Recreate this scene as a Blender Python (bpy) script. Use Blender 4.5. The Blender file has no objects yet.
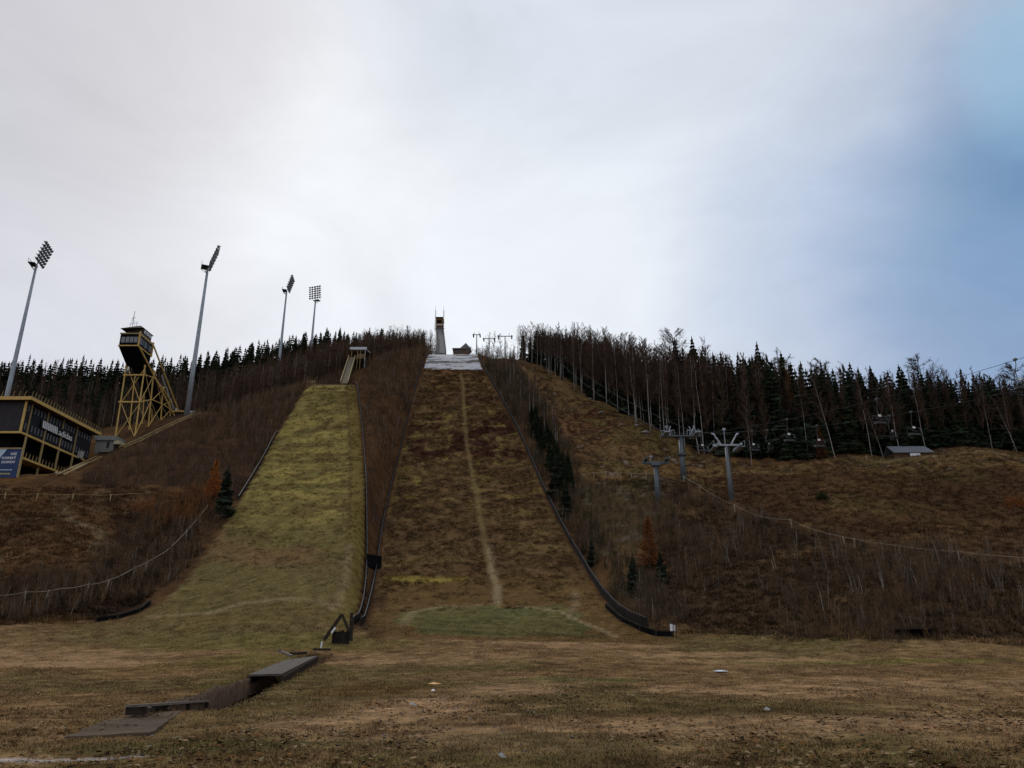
import bpy, math, random
import numpy as np
from mathutils import Vector, Matrix
random.seed(7); RNG = np.random.default_rng(11)
scene = bpy.context.scene
C = scene.collection
R = math.radians
# ------------------------------------------------------------------ camera
F = 768.0; PITCH = R(19.0); CAMZ = 1.6
cp, sp = math.cos(PITCH), math.sin(PITCH)
cam_d = bpy.data.cameras.new('camera'); cam = bpy.data.objects.new('camera', cam_d); C.objects.link(cam)
cam_d.sensor_width = 36; cam_d.lens = 36 * F / 1024; cam_d.clip_end = 5000; cam_d.clip_start = 0.1
cam.location = (0, 0, CAMZ); cam.rotation_euler = (math.pi / 2 + PITCH, 0, 0)
scene.camera = cam
scene.view_settings.view_transform = 'Standard'; scene.view_settings.look = 'None'
scene.view_settings.exposure = 0.16; scene.view_settings.gamma = 1

def ray(px, py):
    a = (px - 512) / F; b = (384 - py) / F
    return np.array([a, cp - b * sp, sp + b * cp])
def P(px, py, Y):                       # photo direction + distance -> world point
    d = ray(px, py); return np.array([0, 0, CAMZ]) + d * (Y / d[1])
def PX(px, py, X):                      # same, on a plane of constant X
    d = ray(px, py); return np.array([0, 0, CAMZ]) + d * (X / d[0])
def tanof(py):
    b = (384 - py) / F; return (sp + b * cp) / (cp - b * sp)

# ------------------------------------------------------------------ noise
def _h(ix, iy, seed):
    n = (ix.astype(np.int64) * 374761393 + iy.astype(np.int64) * 668265263 + seed * 982451653) & 0xffffffff
    n = ((n ^ (n >> 13)) * 1274126177) & 0xffffffff
    return ((n ^ (n >> 16)) & 0xffff) / 65535.0
def vnoise(x, y, seed=0):
    x = np.asarray(x, float); y = np.asarray(y, float)
    ix = np.floor(x); iy = np.floor(y); fx = x - ix; fy = y - iy
    fx = fx * fx * (3 - 2 * fx); fy = fy * fy * (3 - 2 * fy)
    a = _h(ix, iy, seed); b = _h(ix + 1, iy, seed); c = _h(ix, iy + 1, seed); d = _h(ix + 1, iy + 1, seed)
    return a + (b - a) * fx + (c - a) * fy + (a - b - c + d) * fx * fy
def fbm(x, y, seed=0, o=4):
    s = 0; amp = 1; t = 0
    for i in range(o):
        s = s + amp * vnoise(np.asarray(x) * 2 ** i, np.asarray(y) * 2 ** i, seed + i * 17); t += amp; amp *= .5
    return s / t
def sstep(a, b, x):
    t = np.clip((x - a) / (b - a), 0, 1); return t * t * (3 - 2 * t)

# ------------------------------------------------------------------ terrain heights
cps = []
def cw(x, y, z): cps.append((x, y, z))
def cpx(*pts):
    for p in pts: cps.append(tuple(P(*p)))
GP = [(-20, -0.1), (0, -0.02), (12, 0), (25, .05), (39, .2), (50, .7), (60, 1.3)]
for Y, z in GP:
    for x in (-80, -45, -20, 0, 20, 45, 80): cw(x, Y, z + (0.25 if x < -40 else 0))
for x in (-30, -12, 5): cw(x, 70, 2.2)
# upper slopes of the two jumping hills are overridden below; these anchor their surroundings
BIG_PROF = [(638, 70), (620, 82), (600, 92), (550, 115), (500, 140), (450, 168), (400, 200), (372, 222), (355, 242)]
K90_PROF = [(640, 66), (620, 75), (590, 86), (550, 101), (500, 121), (460, 142), (420, 165), (385, 190)]
BIG_L = [(355, 428), (385, 418), (440, 405), (490, 393), (530, 385), (570, 380), (610, 372), (638, 364)]
BIG_R = [(355, 477), (368, 482), (400, 500), (440, 520), (500, 546), (560, 577), (605, 607), (625, 635), (638, 690)]
K90_L = [(385, 313), (400, 302), (430, 281), (465, 262), (500, 241), (540, 216), (580, 186), (610, 150), (640, 60)]
K90_R = [(385, 354), (420, 359), (460, 362), (500, 364), (550, 364), (590, 359), (620, 350), (640, 338)]
def mkprof(prof):
    ys = np.array([p[1] for p in prof], float); py = np.array([p[0] for p in prof], float)
    zs = np.array([CAMZ + tanof(a) * b for a, b in prof])
    return ys, zs, py
def pchip(xs, vs, x):                    # monotone cubic
    xs = np.asarray(xs, float); vs = np.asarray(vs, float); x = np.asarray(x, float)
    h = np.diff(xs); d = np.diff(vs) / h; m = np.zeros(len(xs)); m[0] = d[0]; m[-1] = d[-1]
    for i in range(1, len(xs) - 1):
        m[i] = 0 if d[i-1] * d[i] <= 0 else 2 * d[i-1] * d[i] / (d[i-1] + d[i])
    k = np.clip(np.searchsorted(xs, x) - 1, 0, len(xs) - 2); t = (x - xs[k]) / h[k]; t = np.clip(t, 0, 1)
    return ((1 + 2*t) * (1-t)**2 * vs[k] + t * (1-t)**2 * h[k] * m[k] + t*t*(3-2*t) * vs[k+1] + t*t*(t-1) * h[k] * m[k+1])
class Hill:
    def __init__(s, prof, L, Rr, ext):
        s.ys, s.zs, s.py = mkprof(prof)
        if ext: s.ys = np.append(s.ys, [e[0] for e in ext]); s.zs = np.append(s.zs, [e[1] for e in ext])
        n = len(s.py)
        def edge(E):
            E = sorted(E); ex = []; ey = []
            for py, px in E:
                Y = float(np.interp(-py, -s.py, s.ys[:n])); ex.append(P(px, py, Y)[0]); ey.append(Y)
            o = np.argsort(ey); return np.array(ey)[o], np.array(ex)[o]
        s.ly, s.lx = edge(L); s.ry, s.rx = edge(Rr)
        s.y0 = s.ys[0]; s.y1 = s.ys[-1]
    def z(s, y): return pchip(s.ys, s.zs, np.clip(y, s.y0, s.y1))
    def xl(s, y): return pchip(s.ly, s.lx, np.clip(y, s.ly[0], s.ly[-1]))
    def xr(s, y): return pchip(s.ry, s.rx, np.clip(y, s.ry[0], s.ry[-1]))
BIG = Hill(BIG_PROF, BIG_L, BIG_R, [(252, 98.6), (266, 101.0)])
K90 = Hill(K90_PROF, K90_L, K90_R, [(197, 68.6), (206, 69.5)])
for y in (92, 115, 140, 168, 200, 222, 242, 262):
    for x in (BIG.xl(y) - 1, BIG.xr(y) + 1): cw(float(x), y, float(BIG.z(y)))
for y in (75, 86, 101, 121, 142, 165, 190, 204):
    for x in (K90.xl(y) - 1, K90.xr(y) + 1): cw(float(x), y, float(K90.z(y)))
# between the hills
for y, f in ((101, .5), (121, .5), (142, .5), (165, .5), (190, .6)):
    x = float(K90.xr(y)) * .5 + float(BIG.xl(y)) * .5; cw(x, y, max(float(K90.z(y)), float(BIG.z(y))) - 1.0)
cpx((395, 372, 225), (385, 362, 262))
# left bank, bench, building pad, tower foot
cpx((200, 490, 118), (150, 490, 114), (100, 490, 111), (40, 493, 108), (0, 493, 108), (-120, 494, 108))
cpx((150, 450, 135), (200, 440, 145), (250, 430, 158), (100, 466, 124), (285, 400, 185), (230, 412, 172))
cpx((205, 411, 168), (180, 417, 168), (116, 436, 158), (135, 434, 158), (160, 422, 168), (100, 457, 150), (118, 449, 157))
cpx((25, 479, 124), (0, 480, 124), (-80, 480, 124), (50, 478, 130), (75, 470, 140), (-30, 470, 150), (50, 455, 158))
cpx((0, 629, 68), (60, 623, 73), (110, 615, 78), (-150, 630, 66))
cpx((0, 560, 88), (60, 560, 90), (120, 560, 93), (165, 560, 98), (0, 520, 99), (100, 520, 102), (180, 520, 110), (-150, 560, 88))
# left hill
cpx((-100, 425, 230), (0, 420, 230), (100, 414, 230), (200, 409, 230), (300, 390, 230), (340, 375, 240))
cpx((-100, 420, 300), (0, 414, 300), (100, 400, 300), (200, 389, 300), (300, 378, 300), (400, 374, 300), (455, 366, 300))
cpx((0, 412, 196), (-100, 430, 190), (100, 424, 196))
for x in (-200, -100, 0, 100, 200): cw(x, 370, 112); 
# right side
cpx((510, 359, 290), (535, 366, 270), (565, 383, 245), (600, 403, 215), (650, 433, 185), (700, 459, 165))
cpx((770, 465, 155), (850, 461, 155), (900, 457.5, 155), (918, 459, 153), (938, 456, 156), (965, 447, 160), (1024, 455, 165), (1200, 450, 165))
cpx((700, 440, 230), (900, 432, 230), (1100, 430, 230), (600, 388, 280), (750, 410, 280), (900, 405, 300), (1100, 405, 300), (560, 372, 300))
cpx((580, 430, 186), (615, 430, 188), (600, 470, 152), (650, 470, 152), (700, 480, 145), (760, 482, 141), (850, 490, 130), (950, 490, 130), (1024, 490, 128), (1200, 490, 126))
cpx((545, 400, 215), (530, 385, 238), (555, 450, 168))
cpx((690, 512, 124), (760, 530, 111), (850, 550, 97), (950, 560, 89), (1024, 568, 85), (1200, 575, 82))
cpx((680, 634, 76), (720, 643, 67), (800, 648, 61), (900, 650, 58), (1024, 653, 56), (1200, 655, 55))
cpx((700, 590, 90), (800, 600, 79), (900, 603, 74), (1024, 610, 69), (1200, 612, 68))
cpx((592, 540, 113), (625, 585, 97), (600, 500, 133), (640, 540, 112), (650, 500, 130), (660, 600, 88))
cps = np.array(cps)
def tps_fit(p, lam=0.002):
    xy = p[:, :2] / 100; n = len(p)
    d2 = ((xy[:, None] - xy[None]) ** 2).sum(-1); K = np.where(d2 > 0, .5 * d2 * np.log(d2 + 1e-20), 0) + lam * np.eye(n)
    A = np.zeros((n + 3, n + 3)); A[:n, :n] = K; Q = np.c_[np.ones(n), xy]; A[:n, n:] = Q; A[n:, :n] = Q.T
    return np.linalg.solve(A, np.r_[p[:, 2], 0, 0, 0]), xy
TW, TXY = tps_fit(cps)
def tps(x, y):
    x = np.clip(np.ravel(x), -190, 190) / 100; y = np.clip(np.ravel(y), -20, 340) / 100
    out = np.empty(len(x))
    for i in range(0, len(x), 20000):
        a = np.c_[x[i:i+20000], y[i:i+20000]]
        d2 = ((a[:, None] - TXY[None]) ** 2).sum(-1)
        out[i:i+20000] = (.5 * d2 * np.log(d2 + 1e-20)) @ TW[:-3] + TW[-3] + a @ TW[-2:]
    return out
RX0, RX1, RY0, RY1, RS = -200, 200, -24, 344, 1.0
gx = np.arange(RX0, RX1 + .1, RS); gy = np.arange(RY0, RY1 + .1, RS)
GXX, GYY = np.meshgrid(gx, gy)
RAS = tps(GXX, GYY).reshape(GXX.shape)
def raster(x, y):
    u = np.clip((np.asarray(x, float) - RX0) / RS, 0, len(gx) - 1.001); v = np.clip((np.asarray(y, float) - RY0) / RS, 0, len(gy) - 1.001)
    i = np.floor(u).astype(int); j = np.floor(v).astype(int); fu = u - i; fv = v - j
    return (RAS[j, i] * (1-fu) * (1-fv) + RAS[j, i+1] * fu * (1-fv) + RAS[j+1, i] * (1-fu) * fv + RAS[j+1, i+1] * fu * fv)
def hill_w(h, x, y, soft=4.0):
    d = np.maximum(h.xl(y) - x, x - h.xr(y))          # >0 outside
    w = 1 - sstep(0.2, soft, d)
    w = w * sstep(h.y0, h.y0 + 10, y) * (1 - sstep(h.y1, h.y1 + 6, y))
    return w
# the lined drain trench across the outrun (filled in after the ground exists)
TRENCH = None
def seg_dist(x, y, pts):
    best = np.full(np.shape(x), 1e9)
    for (ax, ay), (bx, by) in zip(pts[:-1], pts[1:]):
        dx, dy = bx - ax, by - ay; t = np.clip(((x - ax) * dx + (y - ay) * dy) / (dx*dx + dy*dy), 0, 1)
        best = np.minimum(best, np.hypot(x - ax - t * dx, y - ay - t * dy))
    return best
def H(x, y, detail=True):
    x = np.asarray(x, float); y = np.asarray(y, float)
    z = raster(x, y)
    w2 = hill_w(BIG, x, y); w1 = hill_w(K90, x, y)
    rough = (1 - np.maximum(w1, w2)) * sstep(68, 90, y)
    z = z * (1 - w1) + K90.z(y) * w1
    z = z * (1 - w2) + BIG.z(y) * w2
    if detail:
        z = z + rough * ((fbm(x / 9, y / 9, 3) - .5) * 2.2 + (fbm(x / 2.2, y / 2.2, 5, 3) - .5) * .6)
        z = z + (1 - rough) * ((fbm(x / 6, y / 6, 8) - .5) * .22 + (fbm(x / 1.1, y / 1.1, 9, 3) - .5) * .10)
    if TRENCH is not None:
        z = z - 1.0 * (1 - sstep(.85, 1.0, seg_dist(x, y, TRENCH)))
    return z
def G(px, py, y0=8, y1=330):             # where the view ray through a photo point meets the ground
    d = ray(px, py); ys = np.arange(y0, y1, .25); t = ys / d[1]
    X = d[0] * t; Z = CAMZ + d[2] * t; below = Z <= H(X, ys)
    k = int(np.argmax(below)) if below.any() else len(ys) - 1
    return np.array([X[k], ys[k], float(H(X[k], ys[k]))])
def Gxy(pts): return np.array([G(*p)[:2] for p in pts])
TRENCH_ = Gxy([(196, 709), (258, 683), (318, 655)])
TRENCH = [tuple(p) for p in TRENCH_]
def inpoly(x, y, poly):
    x = np.asarray(x); y = np.asarray(y); r = np.zeros(np.shape(x), bool); n = len(poly); j = n - 1
    for i in range(n):
        xi, yi = poly[i]; xj, yj = poly[j]
        c = ((yi > y) != (yj > y)) & (x < (xj - xi) * (y - yi) / (yj - yi + 1e-12) + xi); r ^= c; j = i
    return r

# ------------------------------------------------------------------ materials
def srgb(h):
    return tuple(((c / 255) / 12.92 if c / 255 <= .04045 else ((c / 255 + .055) / 1.055) ** 2.4) for c in h)
MATS = {}
def mat(name, col, rough=.8, var=.25, scale=3.0, metal=0.0, bump=0.0, spec=.25, col2=None, attr=False, stretch=None, nscale2=None, trans=0.0):
    if name in MATS: return MATS[name]
    m = bpy.data.materials.new(name); m.use_nodes = True; nt = m.node_tree; N = nt.nodes; L = nt.links
    b = N['Principled BSDF']; b.inputs['Roughness'].default_value = rough; b.inputs['Metallic'].default_value = metal
    b.inputs['Specular IOR Level'].default_value = spec
    tc = N.new('ShaderNodeTexCoord'); mp = N.new('ShaderNodeMapping'); L.new(tc.outputs['Object'], mp.inputs[0])
    if stretch: mp.inputs['Scale'].default_value = stretch
    nz = N.new('ShaderNodeTexNoise'); nz.inputs['Scale'].default_value = scale; nz.inputs['Detail'].default_value = 6; nz.inputs['Roughness'].default_value = .65
    L.new(mp.outputs[0], nz.inputs['Vector'])
    mr = N.new('ShaderNodeMapRange'); mr.inputs['From Min'].default_value = .3; mr.inputs['From Max'].default_value = .7
    L.new(nz.outputs['Fac'], mr.inputs['Value'])
    mix = N.new('ShaderNodeMix'); mix.data_type = 'RGBA'
    L.new(mr.outputs[0], mix.inputs['Factor'])
    if attr:
        at = N.new('ShaderNodeAttribute'); at.attribute_name = 'Col'
        mul = N.new('ShaderNodeMix'); mul.data_type = 'RGBA'; mul.blend_type = 'MULTIPLY'; mul.inputs['Factor'].default_value = 1
        mix.inputs['A'].default_value = (1 - var, 1 - var, 1 - var, 1); mix.inputs['B'].default_value = (1 + var, 1 + var * .95, 1 + var * .85, 1)
        L.new(at.outputs['Color'], mul.inputs['A']); L.new(mix.outputs['Result'], mul.inputs['B'])
        L.new(mul.outputs['Result'], b.inputs['Base Color'])
    else:
        c2 = col2 if col2 else tuple(min(1, c * (1 + var)) for c in col)
        c1 = col if col2 else tuple(c * (1 - var) for c in col)
        mix.inputs['A'].default_value = (*c1, 1); mix.inputs['B'].default_value = (*c2, 1)
        L.new(mix.outputs['Result'], b.inputs['Base Color'])
    if bump:
        bp = N.new('ShaderNodeBump'); bp.inputs['Strength'].default_value = bump; bp.inputs['Distance'].default_value = .05
        L.new(nz.outputs['Fac'], bp.inputs['Height']); L.new(bp.outputs[0], b.inputs['Normal'])
    MATS[name] = m
    return m
STEEL = mat('galvanised_steel', (.30, .33, .36), .45, .18, 1.5, metal=.35, spec=.5)
DSTEEL = mat('dark_steel', (.07, .075, .08), .5, .2, 2, metal=.3)
LSTEEL = mat('pale_steel', (.42, .45, .48), .45, .15, 2, metal=.3)
YEL = mat('yellow_timber', (.56, .37, .115), .65, .2, 2.5)
YEL2 = mat('weathered_yellow_timber', (.36, .265, .12), .75, .3, 2.5)
BLACK = mat('black_cladding', (.008, .008, .009), .95, .4, 2, spec=.03)
DARKWIN = mat('dark_window_glass', (.03, .035, .045), .12, .3, 1.5, spec=.5)
GLINT = mat('painted_window_glint', (.15, .16, .175), .3, .3, 1.2, spec=.5)  # glint of the window panes, painted in as a pale colour
SOFFIT = mat('brown_soffit', (.10, .065, .045), .8, .3, 3)
WHITE = mat('white_paint', (.75, .75, .76), .5, .08, 3)
GREYWOOD = mat('weathered_grey_wood', (.17, .14, .115), .85, .4, 6, bump=.4, stretch=(1, 1, 6))
DARKWOOD = mat('dark_timber', (.042, .033, .026), .95, .4, 5, bump=.4, spec=.04)
BOARD = mat('dark_fence_board', (.026, .023, .020), .95, .5, 2.2, bump=.3, spec=.03)
BLUEGREY = mat('blue_grey_rail', (.05, .055, .064), .6, .25, 2)
CONC = mat('worn_concrete', (.22, .19, .165), .9, .3, 2.5, bump=.4)
GREYBLOCK = mat('grey_block_wall', (.22, .215, .20), .85, .25, 2)
BROWNCABIN = mat('brown_cabin_cladding', (.20, .11, .035), .7, .35, 2)
ROOFGREY = mat('grey_roof_sheet', (.14, .15, .165), .5, .2, 1.5, spec=.4)
ROOFWHITE = mat('pale_roof_sheet', (.52, .54, .57), .5, .12, 1.5, spec=.4)
SIGNBLUE = mat('blue_sign_face', (.018, .04, .12), .4, .12, 1)
SIGNPALE = mat('pale_sign_picture', (.45, .55, .65), .4, .2, 2)
ROPE = mat('bleached_rope', (.30, .265, .19), .8, .2, 3)
CABLE = mat('steel_cable', (.05, .05, .055), .5, .2, 3)
BARKW = mat('birch_bark', (.22, .20, .18), .85, .55, 1.2, col2=(.43, .40, .37))
BARKD = mat('grey_brown_bark', (.09, .07, .06), .9, .35, 2)
SHEETM = mat('grey_plastic_sheet', (.4, .4, .4), .6, .2, 2)
GRNDM = mat('ground_cover', (1, 1, 1), 1.0, .46, 3.4, attr=True, bump=1.0, spec=0)
FOL = mat('foliage', (1, 1, 1), 1.0, .18, .8, attr=True, spec=0)

# ------------------------------------------------------------------ mesh helpers
def tag(o, label=None, cat=None, group=None, kind=None):
    if label: o['label'] = label
    if cat: o['category'] = cat
    if group: o['group'] = group
    if kind: o['kind'] = kind
    return o
def empty(name, loc=(0, 0, 0), rz=0, label=None, cat=None, group=None):
    o = bpy.data.objects.new(name, None); C.objects.link(o); o.empty_display_size = .3
    o.location = loc; o.rotation_euler = (0, 0, rz); return tag(o, label, cat, group)
def copy_tree(o, parent=None):
    c = o.copy(); C.objects.link(c); c.parent = parent
    for ch in list(o.children): copy_tree(ch, c)
    return c
class MB:
    def __init__(s): s.v = []; s.f = []
    def quad(s, *p):
        n = len(s.v); s.v += [tuple(q) for q in p]; s.f.append(tuple(range(n, n + len(p)))); return s
    def hexa(s, p):                       # 8 corners, bottom ring then top ring
        n = len(s.v); s.v += [tuple(q) for q in p]
        s.f += [tuple(n + i for i in f) for f in ((3,2,1,0),(4,5,6,7),(0,1,5,4),(1,2,6,5),(2,3,7,6),(3,0,4,7))]; return s
    def box(s, x0, x1, y0, y1, z0, z1, ch=0):
        return s.hexa([(x0,y0,z0),(x1,y0,z0),(x1,y1,z0),(x0,y1,z0),(x0,y0,z1),(x1,y0,z1),(x1,y1,z1),(x0,y1,z1)])
    def beam(s, a, b, w, h=None, up=(0, 0, 1)):
        a = Vector(a); b = Vector(b); h = h or w; d = (b - a).normalized(); u = Vector(up)
        if abs(d.dot(u)) > .98: u = Vector((0, 1, 0))
        r = d.cross(u).normalized() * (w / 2); t = r.cross(d).normalized() * (h / 2)
        return s.hexa([a - r - t, a + r - t, a + r + t, a - r + t, b - r - t, b + r - t, b + r + t, b - r + t])
    def tube(s, pts, rad, n=6, cap=True):
        pts = [Vector(p) for p in pts]; rad = rad if hasattr(rad, '__len__') else [rad] * len(pts); base = len(s.v)
        for i, p in enumerate(pts):
            d = (pts[min(i+1, len(pts)-1)] - pts[max(i-1, 0)]).normalized()
            u = Vector((0, 0, 1)) if abs(d.z) < .9 else Vector((0, 1, 0))
            r = d.cross(u).normalized(); t = r.cross(d).normalized()
            for k in range(n):
                q = p + (r * math.cos(2*math.pi*k/n) + t * math.sin(2*math.pi*k/n)) * rad[i]; s.v.append(tuple(q))
        for i in range(len(pts) - 1):
            for k in range(n):
                k2 = (k + 1) % n; s.f.append((base+i*n+k, base+i*n+k2, base+(i+1)*n+k2, base+(i+1)*n+k))
        if cap: s.f.append(tuple(base + k for k in range(n))[::-1]); s.f.append(tuple(base + (len(pts)-1)*n + k for k in range(n)))
        return s
    def build(s, name, m, parent=None, smooth=False):
        me = bpy.data.meshes.new(name); me.from_pydata(s.v, [], s.f); me.update(); me.materials.append(m)
        if smooth: me.shade_smooth()
        o = bpy.data.objects.new(name, me); C.objects.link(o)
        if parent: o.parent = parent
        return o
def at(root, p):                          # world point -> local point of an unrotated empty
    return tuple(Vector(p) - root.location)
def np_mesh(name, V, Fc, m, col=None, parent=None, link=True, smooth=False):
    me = bpy.data.meshes.new(name); V = np.asarray(V, np.float32); Fc = np.asarray(Fc, np.int32); k = Fc.shape[1]
    me.vertices.add(len(V)); me.vertices.foreach_set('co', V.ravel())
    me.loops.add(Fc.size); me.loops.foreach_set('vertex_index', Fc.ravel())
    me.polygons.add(len(Fc)); me.polygons.foreach_set('loop_start', np.arange(0, Fc.size, k, dtype=np.int32))
    if smooth: me.polygons.foreach_set('use_smooth', np.ones(len(Fc), bool))
    me.update(calc_edges=True); me.materials.append(m)
    if col is not None:
        a = me.attributes.new('Col', 'FLOAT_COLOR', 'POINT')
        cc = np.ones((len(V), 4), np.float32); cc[:, :3] = col; a.data.foreach_set('color', cc.ravel())
    if not link: return me
    o = bpy.data.objects.new(name, me); C.objects.link(o)
    if parent: o.parent = parent
    return o

# ------------------------------------------------------------------ ground colours (soil and turf; the meadow also darkened for lens falloff)
POLY = {}
def poly(name, pts): POLY[name] = Gxy(pts)
poly('piste', [(512, 357), (540, 364), (600, 399), (700, 456), (760, 468), (900, 456), (1060, 452), (1060, 500), (850, 500), (720, 492), (690, 482), (590, 478), (565, 430), (548, 395), (525, 372)])
poly('redpatch', [(556, 415), (590, 405), (612, 412), (618, 424), (590, 436), (560, 440)])
poly('meadow', [(700, 476), (1060, 470), (1060, 568), (850, 548), (760, 530), (700, 500)])
poly('gully', [(575, 478), (690, 482), (690, 515), (640, 560), (600, 560), (580, 520)])
poly('rightbank', [(690, 486), (740, 512), (850, 545), (1060, 568), (1060, 648), (800, 640), (700, 632), (600, 585), (640, 545)])
poly('leftbench', [(-60, 490), (110, 489), (200, 492), (190, 505), (120, 515), (130, 560), (60, 575), (-60, 575)])
poly('leftbank', [(75, 484), (205, 409), (312, 378), (300, 402), (240, 498), (205, 490), (120, 487)])
poly('lowleft', [(-60, 575), (60, 575), (130, 560), (170, 510), (215, 500), (200, 555), (140, 608), (60, 622), (-60, 632)])
poly('between', [(356, 385), (428, 352), (428, 358), (418, 385), (404, 440), (392, 490), (378, 560), (364, 632), (348, 628), (362, 560), (363, 470)])
poly('oval', [(398, 622), (430, 608), (500, 603), (560, 612), (590, 625), (585, 634), (500, 636), (420, 634)])
poly('forestR', [(505, 352), (600, 398), (700, 454), (770, 462), (900, 452), (1080, 450), (1080, 300), (510, 300)])
PATHS = {}
def path(name, pts, w): PATHS[name] = (Gxy(pts), w)
path('bigmid', [(461, 374), (463, 385), (466, 440), (478, 500), (488, 560), (497, 590), (500, 608)], .75)
path('frost', [(-30, 763), (20, 761), (60, 760), (95, 758), (130, 757)], .22)
path('bigfoot', [(488, 545), (497, 590), (500, 605)], .8)
path('bigcurve', [(520, 606), (560, 612), (590, 625), (615, 637)], .5)
path('bigring', [(402, 626), (412, 613), (440, 607), (480, 605)], .8)
path('bigside', [(574, 592), (577, 604), (568, 612)], .7)
path('k90curve', [(150, 617), (215, 612), (240, 604), (290, 598), (315, 600), (332, 610)], .8)
path('k90up', [(335, 606), (343, 590), (348, 572), (350, 545)], .7)
path('leftpath', [(60, 505), (70, 520), (95, 528), (103, 540), (90, 552)], .9)
path('rightpath', [(880, 462), (940, 456), (990, 452), (1040, 462)], 1.0)
BLOBS = []
def blob(px, py, rx, ry, col, s=1.0):
    g = G(px, py); BLOBS.append((g[0], g[1], rx, ry, col, s))
TAN = (.26, .18, .105)
blob(60, 664, 9, 5, TAN, 1); blob(20, 655, 9, 4, TAN, .7); blob(440, 705, 3.2, 5.5, TAN, 1); blob(500, 690, 3.5, 4, TAN, .8); blob(350, 730, 4, 2.5, TAN, .55); blob(560, 682, 4, 3.5, TAN, .45)
blob(690, 655, 8, 3, TAN, .8); blob(780, 662, 9, 4, TAN, .9); blob(930, 685, 7, 4, TAN, .6); blob(580, 645, 10, 4, TAN, .55); blob(700, 690, 4, 4, TAN, .5)
blob(230, 634, 16, 9, (.122, .112, .046), .75); blob(150, 640, 10, 6, (.12, .105, .045), .6); blob(640, 725, 5, 3, TAN, .6); blob(500, 735, 6, 2.5, TAN, .6); blob(820, 720, 6, 3, TAN, .6); blob(400, 660, 12, 6, TAN, .5); blob(820, 690, 8, 5, TAN, .6); blob(950, 720, 5, 4, TAN, .5); blob(130, 655, 8, 5, TAN, .6)
blob(250, 660, 5, 10, (.12, .115, .035), .7); blob(230, 690, 3, 6, (.11, .105, .035), .6); blob(590, 680, 5, 2.5, (.10, .11, .045), .8); blob(900, 662, 14, 2.5, (.13, .125, .04), .8); blob(300, 645, 12, 5, (.13, .12, .04), .6)
blob(550, 740, 3, 1.6, (.075, .065, .03), .6); blob(200, 745, 4, 1.2, (.085, .085, .035), .6); blob(380, 690, 3, 5, (.12, .075, .03), .6)
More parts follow.
